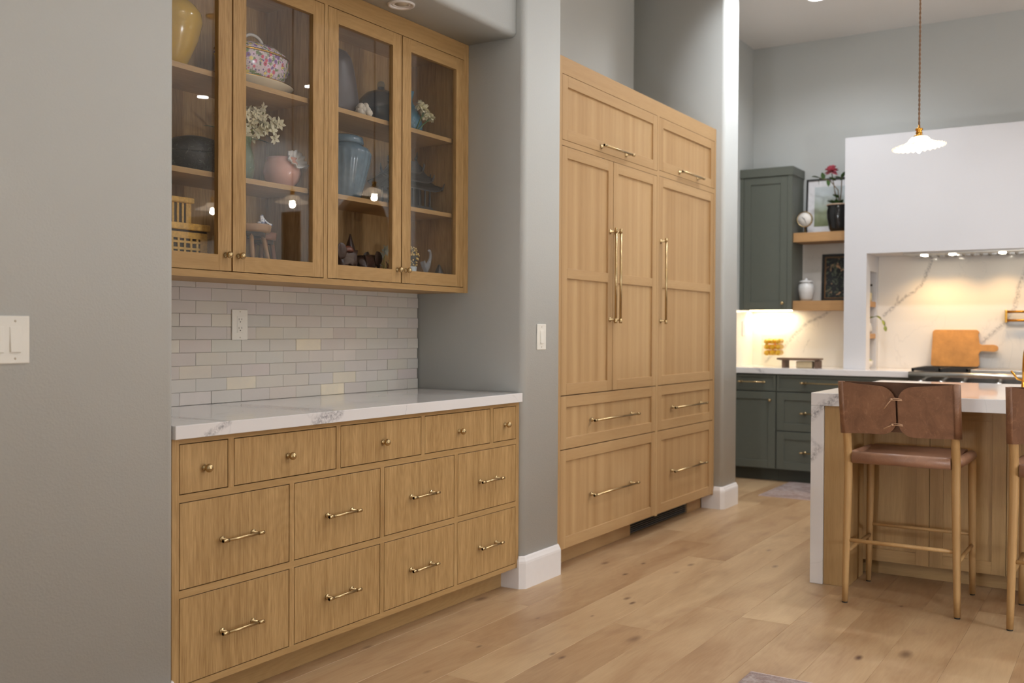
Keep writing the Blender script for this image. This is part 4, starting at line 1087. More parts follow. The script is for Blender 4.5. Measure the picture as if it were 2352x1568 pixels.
def pendant(px, py, label, tx=0.0, ty=0.0):
    t = thing('pendant_lamp', label, 'pendant light', (px, py, 2.113), 'ruffled glass pendants over the island')
    build('ceiling_rose', MB().lathe([(0.055, 0), (0.055, -0.012), (0.04, -0.022), (0.008, -0.028), (0, -0.028)], (px, py, ZC-0.0005), 24), M['brass_hi'], t)
    cm = MB(); n = 420
    for ph in (0, PI):
        cm.tube([(px+0.0026*math.cos(2*PI*i/14+ph), py+0.0026*math.sin(2*PI*i/14+ph), 2.255+(ZC-0.028-2.255)*i/n) for i in range(n+1)], 0.0029, 5)
    build('cord', cm, cordm, t)
    build('socket_cap', MB().lathe([(0.005, 0.062), (0.006, 0.045), (0.018, 0.043), (0.019, 0.034), (0.013, 0.031), (0.017, 0.020), (0.014, 0.012), (0.024, 0.008), (0.030, 0.000), (0.028, -0.004), (0, -0.004)], (px, py, 2.196), 24), M['brass_hi'], t)
    S = MB()
    prof = [(0.028, 0.050), (0.040, 0.046), (0.050, 0.036), (0.056, 0.026), (0.070, 0.018), (0.090, 0.010), (0.108, 0.004), (0.122, -0.002), (0.128, -0.001)]
    def ruf(r, z, th):
        k = max(0, (r-0.045)/0.083)
        return r*(1+0.022*k*math.cos(28*th)), z + 0.0035*k*math.sin(28*th)
    inner = [(r-0.0015, z-0.0030) for r, z in prof][::-1]
    S.lathe(prof + inner, (px, py, 2.148), 168, fn=ruf, closed=True)
    S.warp(lambda x, y_, z: (x, y_, z + (x-px)*tx + (y_-py)*ty))
    build('shade', S, shade_m.mat, t)
    build('bulb', MB().lathe([(0.010, 0.075), (0.012, 0.060), (0.018, 0.040), (0.0185, 0.028), (0.014, 0.014), (0.006, 0.003), (0, 0)], (px, py, 2.113), 20), M['bulb'], t)
    ld = bpy.data.lights.new('pendant_lamp_light', 'POINT'); ld.energy = 10; ld.color = (1.0, 0.83, 0.60); ld.shadow_soft_size = 0.02
    lo = bpy.data.objects.new('pendant_lamp_light', ld); COL.objects.link(lo); lo.parent = t; lo.location = (0, 0, 0.012)
pendant(5.38, 0.963, 'lit ruffled glass pendant hanging before the white hood', 0.0, -0.085)
pendant(5.38, 0.175, 'lit ruffled glass pendant over the middle of the island, mirrored in the second glass door')
pendant(5.38, -0.690, 'lit ruffled glass pendant farthest along the island, mirrored in the first glass door')

# added fill lamps out of view, made up to even out the wall light
def fill_lamp(px, py, pz, label, power):
    t = thing('added_fill_lamp', label, 'lamp', (px, py, 0))
    build('base', MB().lathe([(0, 0), (0.15, 0), (0.15, 0.012), (0.02, 0.022), (0, 0.022)], (px, py, 0.0005), 28), M['brass_hi'], t)
    build('pole', MB().tube([(px, py, 0.02), (px, py, pz+0.28)], 0.008, 8), M['brass_hi'], t)
    sh = MB().lathe([(0.30, 0), (0.30, 0.30), (0.296, 0.30), (0.296, 0)], (px, py, pz), 48, closed=True)
    sh.tube([(px-0.297, py, pz+0.28), (px+0.297, py, pz+0.28)], 0.004, 6); sh.tube([(px, py-0.297, pz+0.28), (px, py+0.297, pz+0.28)], 0.004, 6)
    lm_ = NT('linen lampshade'); a_ = lm_.new('ShaderNodeBsdfTranslucent', {0: (0.95, 0.94, 0.92, 1)}); b2 = lm_.new('ShaderNodeBsdfTransparent', {0: (1, 1, 1, 1)})
    c2 = lm_.new('ShaderNodeMixShader', {0: 0.6, 1: a_.outputs[0], 2: b2.outputs[0]}); lm_.l.new(c2.outputs[0], lm_.out.inputs[0])
    build('shade', sh, lm_.mat, t)
    ld = bpy.data.lights.new('fill_lamp_light', 'POINT'); ld.energy = power; ld.color = FILL_COL; ld.shadow_soft_size = 0.16
    lo = bpy.data.objects.new('fill_lamp_light', ld); COL.objects.link(lo); lo.parent = t; lo.location = (0, 0, pz+0.14)
fill_lamp(3.3, -2.8, 0.85, 'added fill lamp with white drum shade across the open room, out of view', FILL_SIDE_W)
fill_lamp(-2.3, 0.75, 0.85, 'added fill lamp with white drum shade behind the viewer, out of view', FILL_REAR_W)

# ------------------------------------------------------------------ rugs
def rug_mat(name, a, b_, c_):
    n = NT(name); p = n.pos()
    u = n.noise(p, 16, 5, 0.7, 1.5); v = n.noise(p, 120, 2, 0.6); w_ = n.noise(p, 4, 3, 0.6, 0.8)
    c = n.mix(n.ramp(u, 0.38, 0.62), a, b_); c = n.mix(n.ramp(w_, 0.5, 0.7, 0, 0.7), c, c_)
    c = n.mix(n.ramp(v, 0.3, 0.7, 0, 0.35), c, (0.10, 0.08, 0.08, 1))
    n.bump(v, 0.5, 0.004)
    return n.set(c, 0.95, 0, 0.1)
RM = rug_mat('faded mauve rug pile', lin(150, 128, 122), lin(176, 162, 156), lin(122, 100, 96))
def rug(label, x0, x1, y0, y1):
    t = thing('rug', label, 'rug', ((x0+x1)/2, (y0+y1)/2, 0))
    build('pile', MB().box(x0, x1, y0, y1, 0.0004, 0.007), RM, t, bevel=0.003)
    rb_ = bpy.data.materials.get('pale rug binding') or plain('pale rug binding', lin(190, 172, 166), 0.9)
    build('bound_edge', MB().box(x0-0.006, x0+0.002, y0, y1, 0.0003, 0.006), rb_, t)
    build('bound_edge', MB().box(x1-0.002, x1+0.006, y0, y1, 0.0003, 0.006), rb_, t)
rug('faded mauve runner rug on the kitchen floor behind the island', 7.146, 7.915, 0.2, 2.366)
rug('faded mauve rug corner on the oak floor at the bottom photo edge', 1.2, 3.412, -0.9, 1.153)

# ------------------------------------------------------------------ keepsakes behind the glass doors
Z1, Z2, Z0 = 2.1103, 1.7573, 1.4073       # tops of the two shelves and of the cabinet floor
YC = 2.895
# upper left shelf: yellow vase, flowered tureen on a platter
yv = thing('yellow_vase', 'glossy yellow bottle vase at the left end of the top glass shelf', 'vase', (2.318, YC, Z1))
build('body', MB().lathe([(0.045, 0), (0.052, 0.006), (0.070, 0.045), (0.098, 0.110), (0.113, 0.170), (0.110, 0.200), (0.090, 0.228), (0.066, 0.246), (0.056, 0.262), (0.052, 0.290), (0.058, 0.312), (0.050, 0.312), (0.045, 0.290), (0.045, 0.262), (0, 0.20)], (2.318, YC, Z1), 36), plain('yellow glaze', lin(186, 150, 40), 0.18, vary=0.06), yv)
pl = thing('oval_platter', 'cream oval platter with a gold rim under the flowered tureen', 'platter', (2.708, YC, Z1))
cream_m = plain('cream glazed china', lin(214, 204, 180), 0.25, vary=0.02)
build('dish', MB().lathe([(0.10, 0), (0.105, 0.004), (0.12, 0.010), (0.188, 0.036), (0.191, 0.040), (0.184, 0.041), (0.12, 0.018), (0, 0.016)], (2.708, YC, Z1), 48, sy=0.56), cream_m, pl)
gold = plain('gilt line', lin(190, 150, 70), 0.25, 1.0)
build('gilt_rim', MB().lathe([(0.188, 0.0375), (0.1925, 0.0400), (0.188, 0.0425), (0.1855, 0.0400)], (2.708, YC, Z1), 48, sy=0.56, closed=True), gold, pl)
def chintz():
    """all-over flower print: blossoms with dark hearts and yellow centres among leaves on pale lilac"""
    n = NT('flower print china')
    p = n.pos()
    base_c = lin(206, 192, 200)
    v1 = n.new('ShaderNodeTexVoronoi', {'Vector': p, 'Scale': 46.0, 'Randomness': 0.9})
    v2 = n.new('ShaderNodeTexVoronoi', {'Vector': n.vmath('ADD', p, (3.1, 1.7, 0.4)), 'Scale': 70.0, 'Randomness': 1.0})
    d1, c1 = v1.outputs['Distance'], v1.outputs['Color']
    sep = n.new('ShaderNodeSeparateColor', {0: c1})
    pet = n.mix(n.ramp(sep.outputs[0], 0.30, 0.34), lin(214, 190, 214), lin(196, 84, 116))
    pet = n.mix(n.ramp(sep.outputs[1], 0.60, 0.64), pet, lin(128, 92, 160))
    pet = n.mix(n.ramp(sep.outputs[2], 0.72, 0.76), pet, lin(228, 208, 120))
    c = n.mix(n.ramp(n.noise(p, 60, 3), 0.50, 0.58), base_c, lin(104, 128, 84))
    c = n.mix(n.ramp(v2.outputs['Distance'], 0.20, 0.30, 1, 0), c, lin(110, 84, 140))
    c = n.mix(n.ramp(d1, 0.36, 0.44, 1, 0), c, pet)
    c = n.mix(n.ramp(d1, 0.13, 0.18, 1, 0), c, lin(88, 52, 74))
    c = n.mix(n.ramp(d1, 0.06, 0.09, 1, 0), c, lin(226, 188, 70))
    return n.set(c, 0.2, 0, 0.5)
CH = chintz()
tu = thing('lidded_tureen', 'flower printed oval soup tureen with a domed lid and loop handle', 'tureen', (2.708, YC, Z1+0.0166))
zt = Z1 + 0.0166
build('bowl', MB().lathe([(0.085, 0), (0.090, 0.006), (0.100, 0.012), (0.142, 0.045), (0.160, 0.090), (0.162, 0.112), (0.168, 0.124), (0.158, 0.124), (0, 0.10)], (2.708, YC, zt), 48, sy=0.60), CH, tu)
build('gilt_line', MB().lathe([(0.166, 0.120), (0.171, 0.1245), (0.166, 0.129), (0.162, 0.1245)], (2.708, YC, zt), 48, sy=0.60, closed=True), gold, tu)
lid = build('lid', MB().lathe([(0.164, 0.1255), (0.150, 0.140), (0.110, 0.160), (0.060, 0.168), (0.030, 0.170), (0, 0.170)], (2.708, YC, zt), 48, sy=0.60), CH, tu)
build('loop_handle', MB().tube([(2.708+0.052*math.cos(math.radians(a)), YC, zt+0.164+0.042*math.sin(math.radians(a))) for a in range(0, 181, 15)], 0.006, 10), M['white_ceramic'], lid)
for s in (1, -1):
    hb = MB(); hb.tube([(2.708+s*0.156, YC, zt+0.105), (2.708+s*0.176, YC, zt+0.112), (2.708+s*0.183, YC, zt+0.096), (2.708+s*0.173, YC, zt+0.082), (2.708+s*0.150, YC, zt+0.080)], [0.007, 0.008, 0.009, 0.007, 0.006], 10)
    build('side_handle', hb, CH, tu)

# middle left shelf: black box, white flowers in green glass, pink bowl
bk = thing('black_lacquer_box', 'rounded black lacquer box with pale speckled carving on the middle shelf', 'box', (2.432, YC, Z2))
def lacquer():
    n = NT('carved black lacquer'); p = n.pos()
    a = n.ramp(n.noise(p, 55, 5, 0.75, 1.4), 0.56, 0.66)
    c = n.mix(a, (0.018, 0.018, 0.019, 1), (0.14, 0.14, 0.145, 1))
    n.bump(n.noise(p, 55, 5, 0.75, 1.4), 0.6, 0.004)
    return n.set(c, 0.35, 0, 0.5)
LQ = lacquer()
build('body', MB().lathe([(0.060, 0), (0.085, 0.008), (0.108, 0.034), (0.116, 0.066), (0.116, 0.072), (0, 0.072)], (2.432, YC, Z2), 40, sy=0.85), LQ, bk)
build('lid', MB().lathe([(0.1165, 0.0725), (0.1165, 0.078), (0.108, 0.104), (0.082, 0.127), (0.045, 0.137), (0, 0.139)], (2.432, YC, Z2), 40, sy=0.85), LQ, bk)

fv = thing('flower_vase', 'green glass vase of white orchid blossoms and long leaves behind the second door', 'vase', (2.648, YC, Z2))
green_glass = clear_glass('green tinted glass', (0.62, 0.78, 0.58, 1), 0.02, 0.35, (0.20, 0.26, 0.16, 1))
build('vase', MB().lathe([(0.034, 0), (0.044, 0.010), (0.052, 0.060), (0.046, 0.110), (0.036, 0.145), (0.042, 0.172), (0.039, 0.172), (0.033, 0.145), (0.043, 0.110), (0.048, 0.060), (0, 0.012)], (2.648, YC, Z2), 28), green_glass, fv)
def blossom_mesh():
    mb = MB(); rnd = random.Random(5)
    for k in range(6):
        a = 2*PI*k/6 + 0.2*rnd.random(); up_ = 0.35 if k % 2 else 0.7
        leaf_mesh(mb, (0, 0, 0), (math.cos(a), math.sin(a), up_), (0, 0, 1), 0.026, 0.0065, 3)
    mb.ball((0, 0, 0.005), 0.0045, m=0, seg=8, rings=5)
    return mb
petal = plain('ivory petals', lin(226, 220, 190), 0.6, vary=0.06)
rnd = random.Random(21)
bl0 = None
spikes = [((2.655, YC, Z2+0.16), (2.72, 2.885, 1.99), (2.835, 2.875, 2.01)), ((2.65, YC, Z2+0.16), (2.70, 2.89, 2.03), (2.765, 2.885, 2.045)), ((2.645, YC, Z2+0.16), (2.68, 2.88, 1.99), (2.78, 2.86, 1.968)), ((2.64, YC, Z2+0.16), (2.66, 2.89, 2.00), (2.70, 2.88, 2.04))]
for (a, b_, c_) in spikes:
    pts = []
    for i in range(9):
        t = i/8; pts.append(tuple((1-t)**2*p + 2*t*(1-t)*q + t*t*r for p, q, r in zip(a, b_, c_)))
    build('stem', MB().tube(pts, 0.0026, 6), M['leaf_pale'], fv)
    for i in range(11):
        t = 0.34 + 0.66*i/10
        p = Vector(tuple((1-t)**2*x + 2*t*(1-t)*y_ + t*t*z for x, y_, z in zip(a, b_, c_)))
        p += Vector((rnd.gauss(0, 0.012), rnd.gauss(0, 0.010), rnd.gauss(0, 0.013)))
        if bl0 is None:
            mb = blossom_mesh(); o = bl0 = build('blossom', mb.warp(lambda x, y_, z: (x+p.x, y_+p.y, z+p.z)), petal, fv, loc=p)
        else:
            o = bl0.copy(); COL.objects.link(o); o.parent = fv; o.location = p - fv.location
        o.rotation_euler = (PI/2 + rnd.uniform(-0.7, 0.7), rnd.uniform(-0.6, 0.6), rnd.uniform(-0.8, 0.8))
        k = rnd.uniform(0.75, 1.1); o.scale = (k, k, k)
for (p, dv, L) in [((2.635, YC, Z2+0.17), (-0.9, -0.1, 0.30), 0.17), ((2.64, YC, Z2+0.17), (-0.6, 0.1, 0.75), 0.13), ((2.66, YC, Z2+0.17), (0.5, -0.3, 0.1), 0.10)]:
    mb = MB(); leaf_mesh(mb, p, dv, (0, -0.3, 1), L, 0.020, 6); build('leaf', mb, M['leaf'], fv)

pb = thing('pink_bowl', 'pink ceramic bowl with a white and gold scalloped shell mouth', 'bowl', (2.848, 2.88, Z2))
pk = plain('pink glaze', lin(206, 158, 144), 0.22, vary=0.04)
build('body', MB().lathe([(0.034, 0), (0.042, 0.006), (0.066, 0.034), (0.075, 0.064), (0.069, 0.096), (0.058, 0.112), (0.062, 0.122), (0.056, 0.120), (0.052, 0.108), (0, 0.04)], (2.848, 2.88, Z2), 36), pk, pb)
sh = MB()
def scal(r, z, t): return r*(1+0.10*math.sin(6*t)*min(r/0.05, 1)), z + 0.004*math.sin(12*t)*min(r/0.05, 1)
sh.lathe([(0, 0.010), (0.012, 0.008), (0.030, 0.000), (0.044, -0.008), (0.052, -0.016), (0.050, -0.020), (0.030, -0.006), (0, 0.003)], (0, 0, 0), 48, fn=scal)
mt = Matrix.Rotation(math.radians(62), 3, 'X')
sh.warp(lambda x, y_, z: tuple(mt @ Vector((x, y_*0.8, -z)) + Vector((2.862, 2.822, Z2+0.106))))
so_ = build('shell', sh, M['white_ceramic'], pb)
gc_ = MB()
for i in range(5):
    a = 2*PI*i/5; gc_.tube([(0.006*math.cos(a), 0.005*math.sin(a), -0.012), (0.018*math.cos(a+0.5), 0.013*math.sin(a+0.5), -0.016), (0.028*math.cos(a+1.2), 0.020*math.sin(a+1.2), -0.010)], [0.003, 0.005, 0.002], 8)
gc_.warp(lambda x, y_, z: tuple(mt @ Vector((x, y_, z)) + Vector((2.862, 2.822, Z2+0.106))))
build('gold_swirl', gc_, plain('copper gold lustre', lin(190, 128, 70), 0.2, 0.9), pb)

# cabinet floor, left: rattan tower, little stools, figurine
rt = thing('rattan_tower', 'pale rattan box tower with a lattice front behind the first door', 'basket', (2.32, 2.90, Z0))
RA = plain('honey rattan', lin(206, 164, 86), 0.6, vary=0.18, nscale=90)
RD = plain('dark rattan gap', (0.06, 0.04, 0.022, 1), 0.8)
bx = MB(); bx.box(2.215, 2.425, 2.83, 2.97, Z0, Z0+0.135); build('lower_box', bx, RD, rt)
fr = MB()
for x in (2.213, 2.397): fr.box(x, x+0.030, 2.824, 2.833, Z0, Z0+0.135)
for z in (0.0, 0.113): fr.box(2.243, 2.397, 2.824, 2.833, Z0+z, Z0+z+0.022)
build('lattice_frame', fr, RA, rt)
for i in range(6):
    xx = 2.246 + i*0.0270
    build('slat', MB().box(xx, xx+0.009, 2.826, 2.831, Z0+0.022, Z0+0.113), RA, rt)
for i in range(4):
    zz = Z0+0.026+i*0.0235
    build('slat', MB().box(2.243, 2.397, 2.825, 2.830, zz, zz+0.008), RA, rt)
rp = MB()
for i in range(13): rp.tube([(2.425, 2.826, Z0+0.006+i*0.0102), (2.428, 2.84, Z0+0.006+i*0.0102), (2.428, 2.97, Z0+0.006+i*0.0102)], 0.0048, 6)
o = build('wrapped_side', rp, RA, rt); o['kind'] = 'stuff'
build('tray_lid', MB().box(2.205, 2.436, 2.815, 2.985, Z0+0.142, Z0+0.166), RA, rt, bevel=0.004)
build('lid_band', MB().box(2.215, 2.427, 2.826, 2.975, Z0+0.135, Z0+0.142), RD, rt)
build('upper_box', MB().box(2.245, 2.372, 2.85, 2.95, Z0+0.166, Z0+0.238), RD, rt)
fr = MB()
for x in (2.243, 2.352): fr.box(x, x+0.022, 2.845, 2.853, Z0+0.166, Z0+0.238)
build('upper_post', fr, RA, rt)
for i in range(4): build('slat', MB().box(2.272+i*0.021, 2.281+i*0.021, 2.847, 2.852, Z0+0.166, Z0+0.238), RA, rt)
build('roof_slab', MB().box(2.235, 2.382, 2.835, 2.965, Z0+0.238, Z0+0.258), RA, rt, bevel=0.005)

def mini_stool(label, cx, cy, r, h, wood, apron):
    t = thing('miniature_stool', label, 'stool', (cx, cy, Z0))
    build('seat', MB().lathe([(0, h-0.030), (r*0.93, h-0.030), (r*0.97, h-0.022), (r, h-0.006), (r*0.97, h), (0, h)], (cx, cy, Z0), 32), wood, t)
    build('apron', MB().lathe([(r*0.74, h-0.046), (r*0.74, h-0.030), (r*0.70, h-0.030), (r*0.70, h-0.046)], (cx, cy, Z0), 28, closed=True), apron, t)
    for k in range(4):
        a = PI/4 + k*PI/2 + 0.25
        p0 = (cx + r*0.62*math.cos(a), cy + r*0.62*math.sin(a), Z0+h-0.031); p1 = (cx + r*1.02*math.cos(a), cy + r*1.02*math.sin(a), Z0+0.001)
        build('leg', MB().tube([p0, tuple((u+v)/2 for u, v in zip(p0, p1)), p1], [0.0085, 0.0100, 0.0075], 10), wood, t)
    return t
W1 = plain('carved light brown wood', lin(150, 112, 72), 0.5, vary=0.15, nscale=40)
W2 = plain('red brown wood', lin(132, 84, 58), 0.5, vary=0.15, nscale=40)
W3 = plain('dark wood apron', lin(60, 42, 30), 0.6)
mini_stool('small wooden stool stand carrying a blue and white figurine', 2.675, 2.885, 0.088, 0.194, W1, W3)
mini_stool('smaller reddish wooden stool half behind the figurine stool', 2.812, 2.945, 0.052, 0.178, W2, W3)
fg = thing('china_figurine', 'tiny blue and white china figurine on the wooden stool stand', 'figurine', (2.725, 2.86, Z0+0.194))
bw = NT('blue and white china'); _p = bw.pos()
BW = bw.set(bw.mix(bw.ramp(bw.noise(_p, 120, 3, 0.6), 0.52, 0.58), lin(214, 216, 220), lin(72, 100, 158)), 0.2, 0, 0.5)
zf = Z0+0.1945
skin('body', [(2.722,2.86,zf+0.006,0.012), (2.722,2.86,zf+0.020,0.010), (2.722,2.86,zf+0.032,0.0065), (2.723,2.86,zf+0.043,0.0065), (2.714,2.856,zf+0.026,0.0045), (2.708,2.852,zf+0.037,0.004), (2.732,2.856,zf+0.022,0.0045), (2.740,2.85,zf+0.012,0.004), (2.752,2.848,zf+0.006,0.005), (2.765,2.848,zf+0.005,0.004)],
     [(0,1),(1,2),(2,3),(1,4),(4,5),(1,6),(6,7),(7,8),(8,9)], BW, fg)
build('plinth', MB().ball((2.724, 2.858, zf+0.0045), 0.020, 0.014, 0.0048, 14, 6), BW, fg)
build('orb', MB().ball((2.704, 2.855, zf+0.0075), 0.0075, seg=12, rings=8), BW, fg)

# upper right shelf: dark vase, coral, blue bottle, blue jug with white flowers
dv = thing('dark_tall_vase', 'tall dark grey tapering vase at the left of the top right shelf', 'vase', (3.185, 2.915, Z1))
build('body', MB().lathe([(0.095, 0), (0.118, 0.010), (0.122, 0.040), (0.110, 0.120), (0.096, 0.200), (0.082, 0.250), (0.060, 0.276), (0.040, 0.284), (0.032, 0.282), (0, 0.24)], (3.185, 2.915, Z1), 40, sy=0.80), plain('dark slate glaze', lin(66, 64, 70), 0.4, vary=0.10), dv)
cr = thing('white_coral', 'small knobbly white coral at the foot of the dark vase', 'coral', (3.245, 2.800, Z1))
cm_ = MB(); rnd = random.Random(8)
for i in range(20):
    a, q = rnd.uniform(0, 2*PI), rnd.uniform(0, 1)
    cm_.ball((3.245+0.040*math.cos(a)*q**.5, 2.800+0.010*math.sin(a), Z1+0.012+0.042*rnd.random()*(1-0.6*q)), 0.012+0.006*rnd.random(), seg=8, rings=6)
build('branches', cm_, plain('bleached coral', lin(196, 190, 178), 0.9, vary=0.12), cr)
bb = thing('blue_bottle', 'round dark blue glass bottle with a clear stopper on the top right shelf', 'bottle', (3.470, YC, Z1))
bbm = NT('dark blue glass'); bbm.set((0.022, 0.045, 0.075, 1), 0.06, 0, 0.6)
build('body', MB().lathe([(0.060, 0), (0.078, 0.004), (0.100, 0.040), (0.107, 0.080), (0.098, 0.120), (0.070, 0.150), (0.034, 0.164), (0.018, 0.168), (0.016, 0.180), (0, 0.180)], (3.470, YC, Z1), 40), bbm.mat, bb)
build('stopper', MB().lathe([(0, 0.1803), (0.016, 0.1803), (0.019, 0.190), (0.014, 0.204), (0.006, 0.208), (0, 0.209)], (3.470, YC, Z1), 20), clear_glass('clear stopper glass', (0.8, 0.84, 0.86, 1), 0.0, 0.2, (0.4, 0.44, 0.46, 1)), bb)
jg = thing('blue_glass_vase', 'turquoise dimpled glass vase behind white flowers at the top right', 'vase', (3.648, 2.89, Z1))
tq = NT('turquoise bubbled glass'); _p = tq.pos(); tq.bump(tq.noise(_p, 90, 2, 0.5), 0.8, 0.004); tq.set(lin(46, 104, 128), 0.10, 0, 0.6)
build('body', MB().lathe([(0.056, 0), (0.072, 0.006), (0.076, 0.040), (0.066, 0.085), (0.046, 0.120), (0.030, 0.142), (0.026, 0.160), (0.036, 0.196), (0.034, 0.197), (0.022, 0.160), (0, 0.14)], (3.648, 2.89, Z1), 32), tq.mat, jg)
wf_ = thing('white_carnations', 'bunch of ruffled white flowers lying before the turquoise glass vase', 'flowers', (3.665, 2.80, Z1))
build('stems', MB().tube([(3.60, 2.795, Z1+0.006), (3.625, 2.795, Z1+0.05), (3.655, 2.795, Z1+0.090)], 0.003, 6).tube([(3.615, 2.800, Z1+0.005), (3.66, 2.80, Z1+0.04), (3.70, 2.80, Z1+0.068)], 0.003, 6), M['leaf'], wf_)
for (x, z, r) in ((3.632, 2.236, 0.026), (3.660, 2.226, 0.028), (3.688, 2.208, 0.026), (3.716, 2.196, 0.024), (3.672, 2.196, 0.022)):
    mb = MB(); rr_ = random.Random(int(x*1000))
    for i in range(22):
        th, ph = rr_.uniform(0, 2*PI), rr_.uniform(-0.9, 1.5)
        d_ = (math.cos(th)*math.cos(ph), math.sin(th)*math.cos(ph), math.sin(ph))
        leaf_mesh(mb, (x, 2.80, z-0.006), d_, (0.2, 0.1, 1) if abs(d_[2]) < 0.9 else (1, 0, 0), r, r*0.40, 3)
    build('bloom', mb, petal, wf_)

# middle right shelf: ribbed blue urn, dark temple model
ur = thing('ribbed_urn', 'large ribbed grey blue lidded urn behind the third door', 'urn', (3.215, YC, Z2))
um = plain('grey blue glaze', lin(74, 98, 114), 0.2, vary=0.14, nscale=40)
build('body', MB().lathe([(0.070, 0), (0.078, 0.004), (0.098, 0.080), (0.118, 0.160), (0.124, 0.195), (0.112, 0.218), (0.086, 0.230), (0.084, 0.236), (0, 0.236)], (3.215, YC, Z2), 96, fn=lambda r, z, t: (r*(1+0.016*math.cos(24*t)*(1 if 0.01 < z < 0.21 else 0)), z)), um, ur)
build('lid', MB().lathe([(0.090, 0.2363), (0.092, 0.242), (0.088, 0.264), (0.070, 0.272), (0.030, 0.276), (0, 0.277)], (3.215, YC, Z2), 40), um, ur)
tm = thing('temple_model', 'dark model of a temple with stepped upturned roofs behind the fourth door', 'model building', (3.648, 2.89, Z2))
TMd = plain('blackened bronze', lin(52, 50, 48), 0.5, vary=0.2, nscale=60)
build('plinth', MB().box(3.515, 3.781, 2.815, 2.965, Z2, Z2+0.012).box(3.530, 3.766, 2.825, 2.955, Z2+0.012, Z2+0.022), TMd, tm)
build('hall', MB().box(3.58, 3.716, 2.855, 2.925, Z2+0.022, Z2+0.100), TMd, tm)
for x in (3.540, 3.585, 3.630, 3.675, 3.720, 3.757):
    build('column', MB().lathe([(0.006, 0.022), (0.0045, 0.028), (0.0045, 0.096), (0.0065, 0.102)], (x, 2.836, Z2), 10), TMd, tm)
    build('column', MB().lathe([(0.006, 0.022), (0.0045, 0.028), (0.0045, 0.096), (0.0065, 0.102)], (x, 2.944, Z2), 10), TMd, tm)
def roof(half, depth, z0, h, name='roof'):
    mb = MB(); n = 16; vs_ = []; fs = []
    for i in range(n+1):
        u = -1 + 2*i/n; x = 3.648 + half*u
        lift = 0.024*abs(u)**6; rise = h*(1-0.12*u*u)
        for (yy, zz) in ((-depth, lift), (-depth*0.5, rise*0.42+lift*0.6), (0, rise+lift*0.7), (depth*0.5, rise*0.42+lift*0.6), (depth, lift)):
            vs_.append((x, 2.89+yy, z0+zz))
        for (yy, zz) in ((depth, lift-0.006), (0, rise+lift*0.7-0.012), (-depth, lift-0.006)):
            vs_.append((x, 2.89+yy, z0+zz))
    for i in range(n):
        for k in range(8): fs.append((i*8+k, i*8+(k+1) % 8, (i+1)*8+(k+1) % 8, (i+1)*8+k))
    fs.append(tuple(range(8))); fs.append(tuple(n*8+k for k in range(8))[::-1])
    mb.add(vs_, fs)
    for s in (1, -1):
        x = 3.648+half*s
        mb.tube([(x-s*0.012, 2.89-depth, z0+0.010), (x, 2.89-depth, z0+0.024), (x+s*0.010, 2.89-depth, z0+0.044)], [0.006, 0.005, 0.002], 8)
        mb.tube([(x-s*0.010, 2.89, z0+h+0.008), (x, 2.89, z0+h+0.022), (x+s*0.004, 2.89, z0+h+0.046)], [0.007, 0.005, 0.002], 8)
    return build(name, mb, TMd, tm)
roof(0.182, 0.078, Z2+0.098, 0.050)
roof(0.130, 0.058, Z2+0.136, 0.055)
roof(0.078, 0.040, Z2+0.178, 0.060)
build('finial', MB().lathe([(0.012, 0.232), (0.009, 0.244), (0.004, 0.252), (0.001, 0.278), (0, 0.279)], (3.648, 2.89, Z2), 12), TMd, tm)

# cabinet floor, right: carved animals, glass sprig, gold bush, glass bird, dark shell
WD = plain('dark polished rosewood', lin(66, 44, 36), 0.3, vary=0.25, nscale=50)
WR = plain('red polished rosewood', lin(104, 58, 44), 0.3, vary=0.25, nscale=50)
def elephant(label, cx, cy, s, face, wood, trunk):
    t = thing('carved_elephant', label, 'figurine', (cx, cy, Z0))
    f = face
    P = lambda x, y_, z, r: (cx+f*x*s, cy+y_*s, Z0+z*s, r*s)
    pts = [P(-.030,0,.088,.030), P(.000,0,.094,.034), P(.030,0,.096,.030), P(.056,0,.112,.022), P(.074,0,.112,.018)]
    ed = [(0,1),(1,2),(2,3),(3,4)]
    tr = [(.088,0,.096,.010), (.094,0,.070,.0075), (.096,0,.045,.006), (.104,0,.030,.005)] if trunk == 'down' else [(.092,0,.118,.010), (.106,0,.134,.008), (.110,0,.156,.0065), (.100,0,.170,.005)]
    last = 4
    for q in tr: pts.append(P(*q)); ed.append((last, len(pts)-1)); last = len(pts)-1
    for (x, b_) in ((-.034, 0), (.030, 2)):
        for y_ in (.017, -.017):
            i = len(pts); pts += [P(x, y_, .066, .0165), P(x, y_, .034, .0125), P(x, y_, .006, .0135)]
            ed += [(b_, i), (i, i+1), (i+1, i+2)]
    i = len(pts); pts += [P(-.058,0,.092,.006), P(-.066,0,.066,.004), P(-.066,0,.045,.004)]; ed += [(0,i),(i,i+1),(i+1,i+2)]
    skin('body', pts, ed, wood, t, root=1)
    for y_ in (1, -1):
        e = MB().ball((0, 0, 0), 0.026*s, 0.005*s, 0.032*s, 14, 8)
        e.warp(lambda x, yy, z: (cx+f*(.050*s + x), cy + y_*.027*s + yy + y_*abs(x)*0.35, Z0+.112*s + z))
        build('ear', e, wood, t)
        build('tusk', MB().tube([(cx+f*.078*s, cy+y_*.011*s, Z0+.098*s), (cx+f*.092*s, cy+y_*.014*s, Z0+.082*s), (cx+f*.104*s, cy+y_*.012*s, Z0+.082*s)], [0.0035*s, 0.003*s, 0.001*s], 8), M['white_ceramic'], t)
    return t
ea = elephant('dark carved wooden elephant with raised trunk behind the third door', 3.190, 2.860, 1.12, -1, WD, 'up')
elephant('carved wooden elephant with lowered trunk, right of the pair of elephants', 3.328, 2.862, 0.98, 1, WD, 'down')
